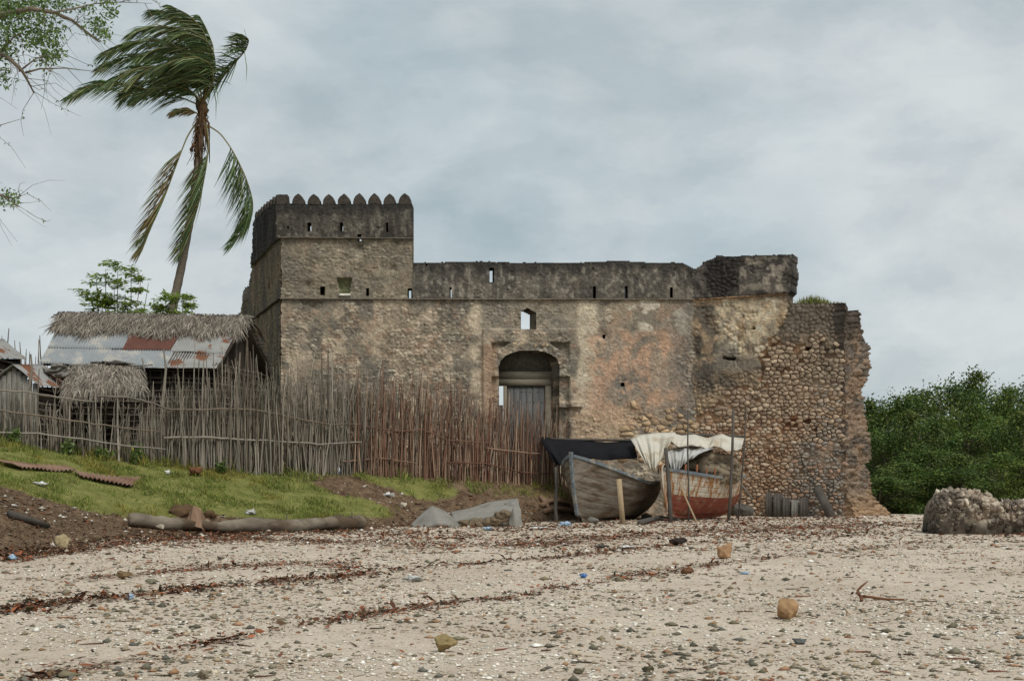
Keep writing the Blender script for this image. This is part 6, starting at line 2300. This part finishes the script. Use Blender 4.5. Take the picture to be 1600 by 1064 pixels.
def plate(name, rows, thick, mat, label, cat):
    """thick bent plate from rows of (px, py, distance)"""
    G = np.array([[pt(*q) for q in row] for row in rows])
    nr, nc = G.shape[:2]
    u, v = np.linspace(0, nc - 1, nc * 6), np.linspace(0, nr - 1, nr * 5)
    A = np.stack([np.stack([np.interp(u, np.arange(nc), G[r, :, k]) for k in range(3)], 1) for r in range(nr)])
    Bq = np.stack([[np.interp(v, np.arange(nr), A[:, c_, k]) for k in range(3)] for c_ in range(len(u))]).transpose(2, 0, 1)
    Bq = Bq + RNG.normal(0, .004, Bq.shape)
    a, b_ = Bq.shape[:2]
    I = np.arange(a * b_).reshape(a, b_)
    F = np.stack([I[:-1, :-1], I[1:, :-1], I[1:, 1:], I[:-1, 1:]], -1).reshape(-1, 4)
    o = mesh(name, Bq.reshape(-1, 3), F, mat, smooth=False)
    md = o.modifiers.new('thickness', 'SOLIDIFY')
    md.thickness = thick
    md.offset = 0
    return tag(o, label, cat)


slab_ = plate('concrete_slab', [[(704, 803, 46.6), (735, 797, 46.8), (765, 787, 47.0), (790, 784, 47.2), (809, 782, 47.3)], [(706, 807, 45.9), (735, 802, 46.0), (765, 794, 46.2), (790, 790, 46.3), (811, 786, 46.4)],
                        [(708, 817, 45.0), (733, 815, 45.0), (760, 811, 45.0), (782, 804, 45.1), (798, 799, 45.2)]], .16, M['concrete'], 'long bent grey slab broken along its front edge, lying on the beach', 'slab')
M['aggregate'] = material('aggregate', lin(122, 108, 88), var=.45, vscale=9, bump=1.0, bscale=24, bdist=.05)
for i, (a, b_, r_, sq) in enumerate(((716, 820, .13, 1.6), (727, 817, .12, 1.8), (742, 816, .13, 1.8), (752, 819, .15, 1.2), (762, 814, .14, 1.5), (772, 810, .13, 1.4), (782, 805, .13, 1.3), (790, 801, .12, 1.2), (708, 824, .16, .9), (756, 824, .12, 1.1))):
    V, F = blob(r_ * 1.35, (sq, .9, .8), .6, 700 + i, 3, 3, 7)
    under(slab_, mesh('broken_edge', V, F, M['aggregate'], loc=pt(a, b_ + 2, 44.95), smooth=False))
fin = plate('slab_end', [[(790, 788, 46.2), (800, 785, 46.0), (810, 784, 45.9)], [(795, 800, 45.6), (804, 797, 45.4), (813, 798, 45.4)], [(797, 824, 45.1), (806, 826, 44.9), (816, 825, 45.0)]], .12, M['concrete'], None, None)
under(slab_, fin)
plate('concrete_slab', [[(643, 821, 44.8), (658, 806, 45.1), (674, 793, 45.4), (692, 799, 45.3), (710, 814, 45.0)], [(648, 826, 44.4), (662, 814, 44.5), (680, 801, 44.6), (698, 808, 44.5), (716, 822, 44.4)], [(655, 829, 44.2), (668, 826, 44.1), (684, 820, 44.0), (700, 822, 44.1), (716, 830, 44.2)]], .12, M['concrete'], 'rounded grey slab fragment tilted up at the left of the long slab', 'slab')

# corrugated sheets in the grass
M['tin_earth'] = material('tin_earth', lin(138, 112, 96), var=.2, vscale=3, bump=.2, rough=.85, second=lin(112, 84, 68), sec_scale=1.5, sec=(.45, .6))


def lying(corners, waves, mat, label):
    P = []
    for (a, b_) in corners:
        q = ray(a, b_)
        P.append(q + Vector((0, 0, .10)))
    o = corrugated('metal_sheet', P, waves, .03, mat, None, .10, True, .05)
    return tag(o, label, 'metal sheet')


lying([(-8, 725), (104, 736), (120, 742), (30, 736)], 14, M['tin_earth'], 'rusty pinkish corrugated sheet lying in the grass at far left')
lying([(114, 742), (222, 752), (206, 765), (126, 750)], 12, M['tin_earth'], 'brown corrugated sheet in the grass, right of the pinkish one')

M['rust'] = material('rust', lin(112, 76, 56), var=.3, vscale=8, bump=.4)
M['plastic_white'] = material('plastic_white', lin(214, 214, 210), var=.1, vscale=5, bump=.2, rough=.5)
M['plastic_blue'] = material('plastic_blue', lin(70, 116, 172), var=.12, vscale=5, bump=.1, rough=.4, spec=.4)
M['plastic_pale'] = material('plastic_pale', lin(156, 180, 200), var=.12, vscale=5, bump=.2, rough=.4, spec=.4)
M['plastic_yellow'] = material('plastic_yellow', lin(196, 178, 96), var=.12, vscale=4, bump=.1, rough=.5)


def scrap(name, px_, py_, w, h, mat, label, cat, seed, dz=0.0):
    """crumpled bit lying on the ground"""
    p = ray(px_, py_)
    k = p.y / FPX
    V, F = blob(1, (1, 1, 1), .9, seed, 3, 3.2, 0, 0.9)
    e = V.max(0) - V.min(0)
    V = V / e * np.array([w * k, w * k * .7, h * k])
    V[:, 2] -= V[:, 2].min() + .01
    return tag(mesh(name, V, F, mat, loc=(p.x, p.y, gz(p.x, p.y) + dz), smooth=False), label, cat)


scrap('rusty_scrap', 305, 744, 22, 16, M['rust'], 'crumpled rusty metal scrap in the grass before the dense fence', 'scrap', 1)
scrap('plastic_bag', 262, 742, 12, 9, M['plastic_white'], 'small white bag in the grass by the corner of the fences', 'bag', 2)
scrap('plastic_bag', 64, 760, 26, 9, M['plastic_white'], 'white litter in the grass at far left below the sheets', 'litter', 3)
scrap('plastic_bag', 882, 822, 24, 9, M['plastic_pale'], 'pale bluish bag on the sand before the bow of the grey boat', 'bag', 4)
scrap('plastic_bag', 762, 829, 17, 7, M['plastic_pale'], 'pale blue bag beside the long slab', 'bag', 5)
scrap('plastic_bag', 980, 857, 34, 6, M['plastic_white'], 'white flat strip on the sand in front of the boats', 'litter', 6)
scrap('plastic_bag', 838, 826, 36, 4, M['plastic_white'], 'long white scrap just right of the long slab', 'litter', 7)
scrap('plastic_bag', 606, 776, 22, 8, M['plastic_white'], 'white scrap on the bare soil path', 'litter', 8)
scrap('bottle_scrap', 912, 903, 16, 9, M['plastic_blue'], 'bright blue plastic piece on the open sand', 'litter', 9)
scrap('bottle_scrap', 204, 936, 17, 11, M['plastic_pale'], 'pale blue bottle on the middle drift line at left', 'litter', 10)
scrap('bottle_scrap', 1164, 897, 20, 6, M['plastic_pale'], 'pale blue strip on the sand below the square tan stone', 'litter', 11)
scrap('plastic_bag', 647, 909, 34, 12, M['cloth_grey'], 'dark grey rag on the sand left of centre', 'rag', 12)
scrap('plastic_bag', 20, 876, 16, 12, M['plastic_pale'], 'translucent bag in the leaf band at far left', 'bag', 13)
scrap('plastic_bag', 393, 804, 20, 10, M['cloth_grey'], 'crumpled grey bag behind the middle of the log', 'bag', 14)
scrap('plastic_bag', 940, 856, 30, 7, M['dark_wood'], 'dark flat board beside the white strip on the sand', 'board', 15)
scrap('plastic_bag', 628, 739, 14, 5, M['plastic_pale'], 'light blue scrap in the grass before the reddish fence', 'litter', 16)
scrap('sack', 1044, 813, 26, 9, M['cloth_grey'], 'grey sack on the ground between the boats', 'sack', 17)
jc = pt(214, 690, 47.6)
V, F = blob(.4, (1.1, .7, .8), .35, 18, 3)
tag(mesh('yellow_can', V, F, M['plastic_yellow'], loc=(jc.x, jc.y, gz(jc.x, jc.y) + .22)), 'yellow container behind the sparse fence below the lean-to', 'container')
bt_ = ray(529, 742)
bo = empty('drink_bottle', bt_, 'small upright bottle with a blue band at the fence foot', 'bottle')
MB().tube([(0, 0, 0), (0, 0, .22), (0, 0, .28), (0, 0, .34)], [.05, .05, .02, .02], 8).build('bottle_body', M['plastic_white'], bo, True)
MB().tube([(0, 0, .03), (0, 0, .13)], [.054, .054], 8).build('bottle_band', M['plastic_blue'], bo, True)

# grapnel, netting mound, slabs and board against the fort
an = ray(1345, 938)
k = an.y / FPX
anc = empty('rusty_anchor', an, 'rusty bent iron anchor hook lying on the sand at right', 'anchor')
MB().tube([(0, 0, .06), (16 * k, -.05, .05), (32 * k, -.12, .03), (60 * k, -.25, .03)], [.019, .018, .017, .014], 6).build('shank', M['rust'], anc, True)
MB().tube([(0, 0, .06), (-5 * k, 0, .10), (-4 * k, .02, 16 * k), (2 * k, .03, 22 * k), (12 * k, .04, 30 * k)], [.021, .02, .018, .015, .008], 6).build('fluke', M['rust'], anc, True)
MB().tube([(0, 0, .06), (-3 * k, -.15, .02), (-8 * k, -.3, .03)], [.028, .024, .012], 6).build('fluke', M['rust'], anc, True)
V, F = blob(.3, (1.5, 1, .85), .5, 19, 4, 2.4)
cg = np.array(lin(92, 88, 82)) * (.55 + .9 * fbm(V[:, 0] * 18, V[:, 2] * 18 + V[:, 1] * 7, 3, 4))[:, None]
q = ray(1160, 806)
V = V * np.array([1.15, 1.0, 1.35])
tag(mesh('net_mound', V, F, M['rock'], col=cg, loc=(q.x, q.y, q.z + .22)), 'dark grey mound of netting right of the red-bottomed boat', 'netting')
NAMES = ['leftmost of the dark mats leaning on the fort foot', 'wide dark mat leaning on the fort foot, second from left', 'third dark mat from the left on the fort foot', 'narrow lighter mat leaning on the fort foot', 'rightmost of the dark mats leaning on the fort foot']
for i, (x0, x1, y0, y1, cl) in enumerate(((1196, 1208, 768, 792, M['dark_wood']), (1208, 1224, 770, 797, M['dark_wood']), (1222, 1236, 776, 798, M['dark_wood']), (1236, 1249, 780, 801, M['wood_grey']), (1249, 1264, 778, 802, M['dark_wood']))):
    dB = float(BAST.dist((x0 + x1) / 2))
    a, b_ = pt(x0, y1, dB - .42), pt(x1, y1, dB - .42)
    c_, d_ = pt(x0 + 1, y0, dB - .2), pt(x1 - .5, y0 + 1.5, dB - .2)
    g = min(gz(a.x, a.y), a.z) - .03
    a.z = b_.z = g
    root = empty('leaning_mat', a.lerp(b_, .5), NAMES[i], 'mat', 'mats leaning on the fort')
    for s in range(3):
        p0, p1, p2, p3 = a.lerp(b_, s / 3 + .01), a.lerp(b_, (s + 1) / 3 - .01), c_.lerp(d_, (s + 1) / 3 - .01), c_.lerp(d_, s / 3 + .01)
        t_ = Vector((0, .04, 0))
        m = MB().add([p0, p1, p2, p3, p0 + t_, p1 + t_, p2 + t_, p3 + t_], [(0, 1, 2, 3), (7, 6, 5, 4), (0, 4, 5, 1), (1, 5, 6, 2), (2, 6, 7, 3), (3, 7, 4, 0)])
        under(root, m.build('strip', cl))
dB = float(BAST.dist(1290))
a, b_ = pt(1300, 806, dB - .75), pt(1276, 760, dB - .22)
a.z = gz(a.x, a.y) - .03
ax = (b_ - a).normalized()
sdv = Vector((.95, -.2, .3)).normalized() * .17
up_ = ax.cross(sdv).normalized() * .05
m = MB().add([a - sdv, a + sdv, b_ + sdv, b_ - sdv, a - sdv + up_, a + sdv + up_, b_ + sdv + up_, b_ - sdv + up_], [(0, 1, 2, 3), (7, 6, 5, 4), (0, 4, 5, 1), (1, 5, 6, 2), (2, 6, 7, 3), (3, 7, 4, 0)])
tag(m.build('leaning_board', M['dark_wood']), 'long dark board leaning steeply against the broken wall', 'board')
for i, (p_, lab) in enumerate((([(846, 792), (858, 785), (874, 784), (890, 790)], 'upper curved driftwood piece at the bow of the grey boat'), ([(850, 800), (866, 796), (884, 797), (900, 803)], 'lower curved driftwood piece at the bow of the grey boat'), ([(845, 778), (852, 786), (858, 796)], 'short driftwood stub left of the curved pieces'),
                                (([(14, 806), (40, 814), (76, 824)]), 'dark half-buried plank in the soil at far left'), ([(1000, 818), (1030, 810), (1060, 812)], 'old timber lying under the red-bottomed boat'))):
    P = []
    for (a, b_) in p_:
        q = ray(a, b_ + 3)
        P.append(q + Vector((0, 0, .09)))
    tag(MB().tube(P, [.10] + [.09] * (len(P) - 2) + [.06], 7).build('driftwood', M['drift'] if i < 3 else M['dark_wood'], smooth=True), lab, 'driftwood')
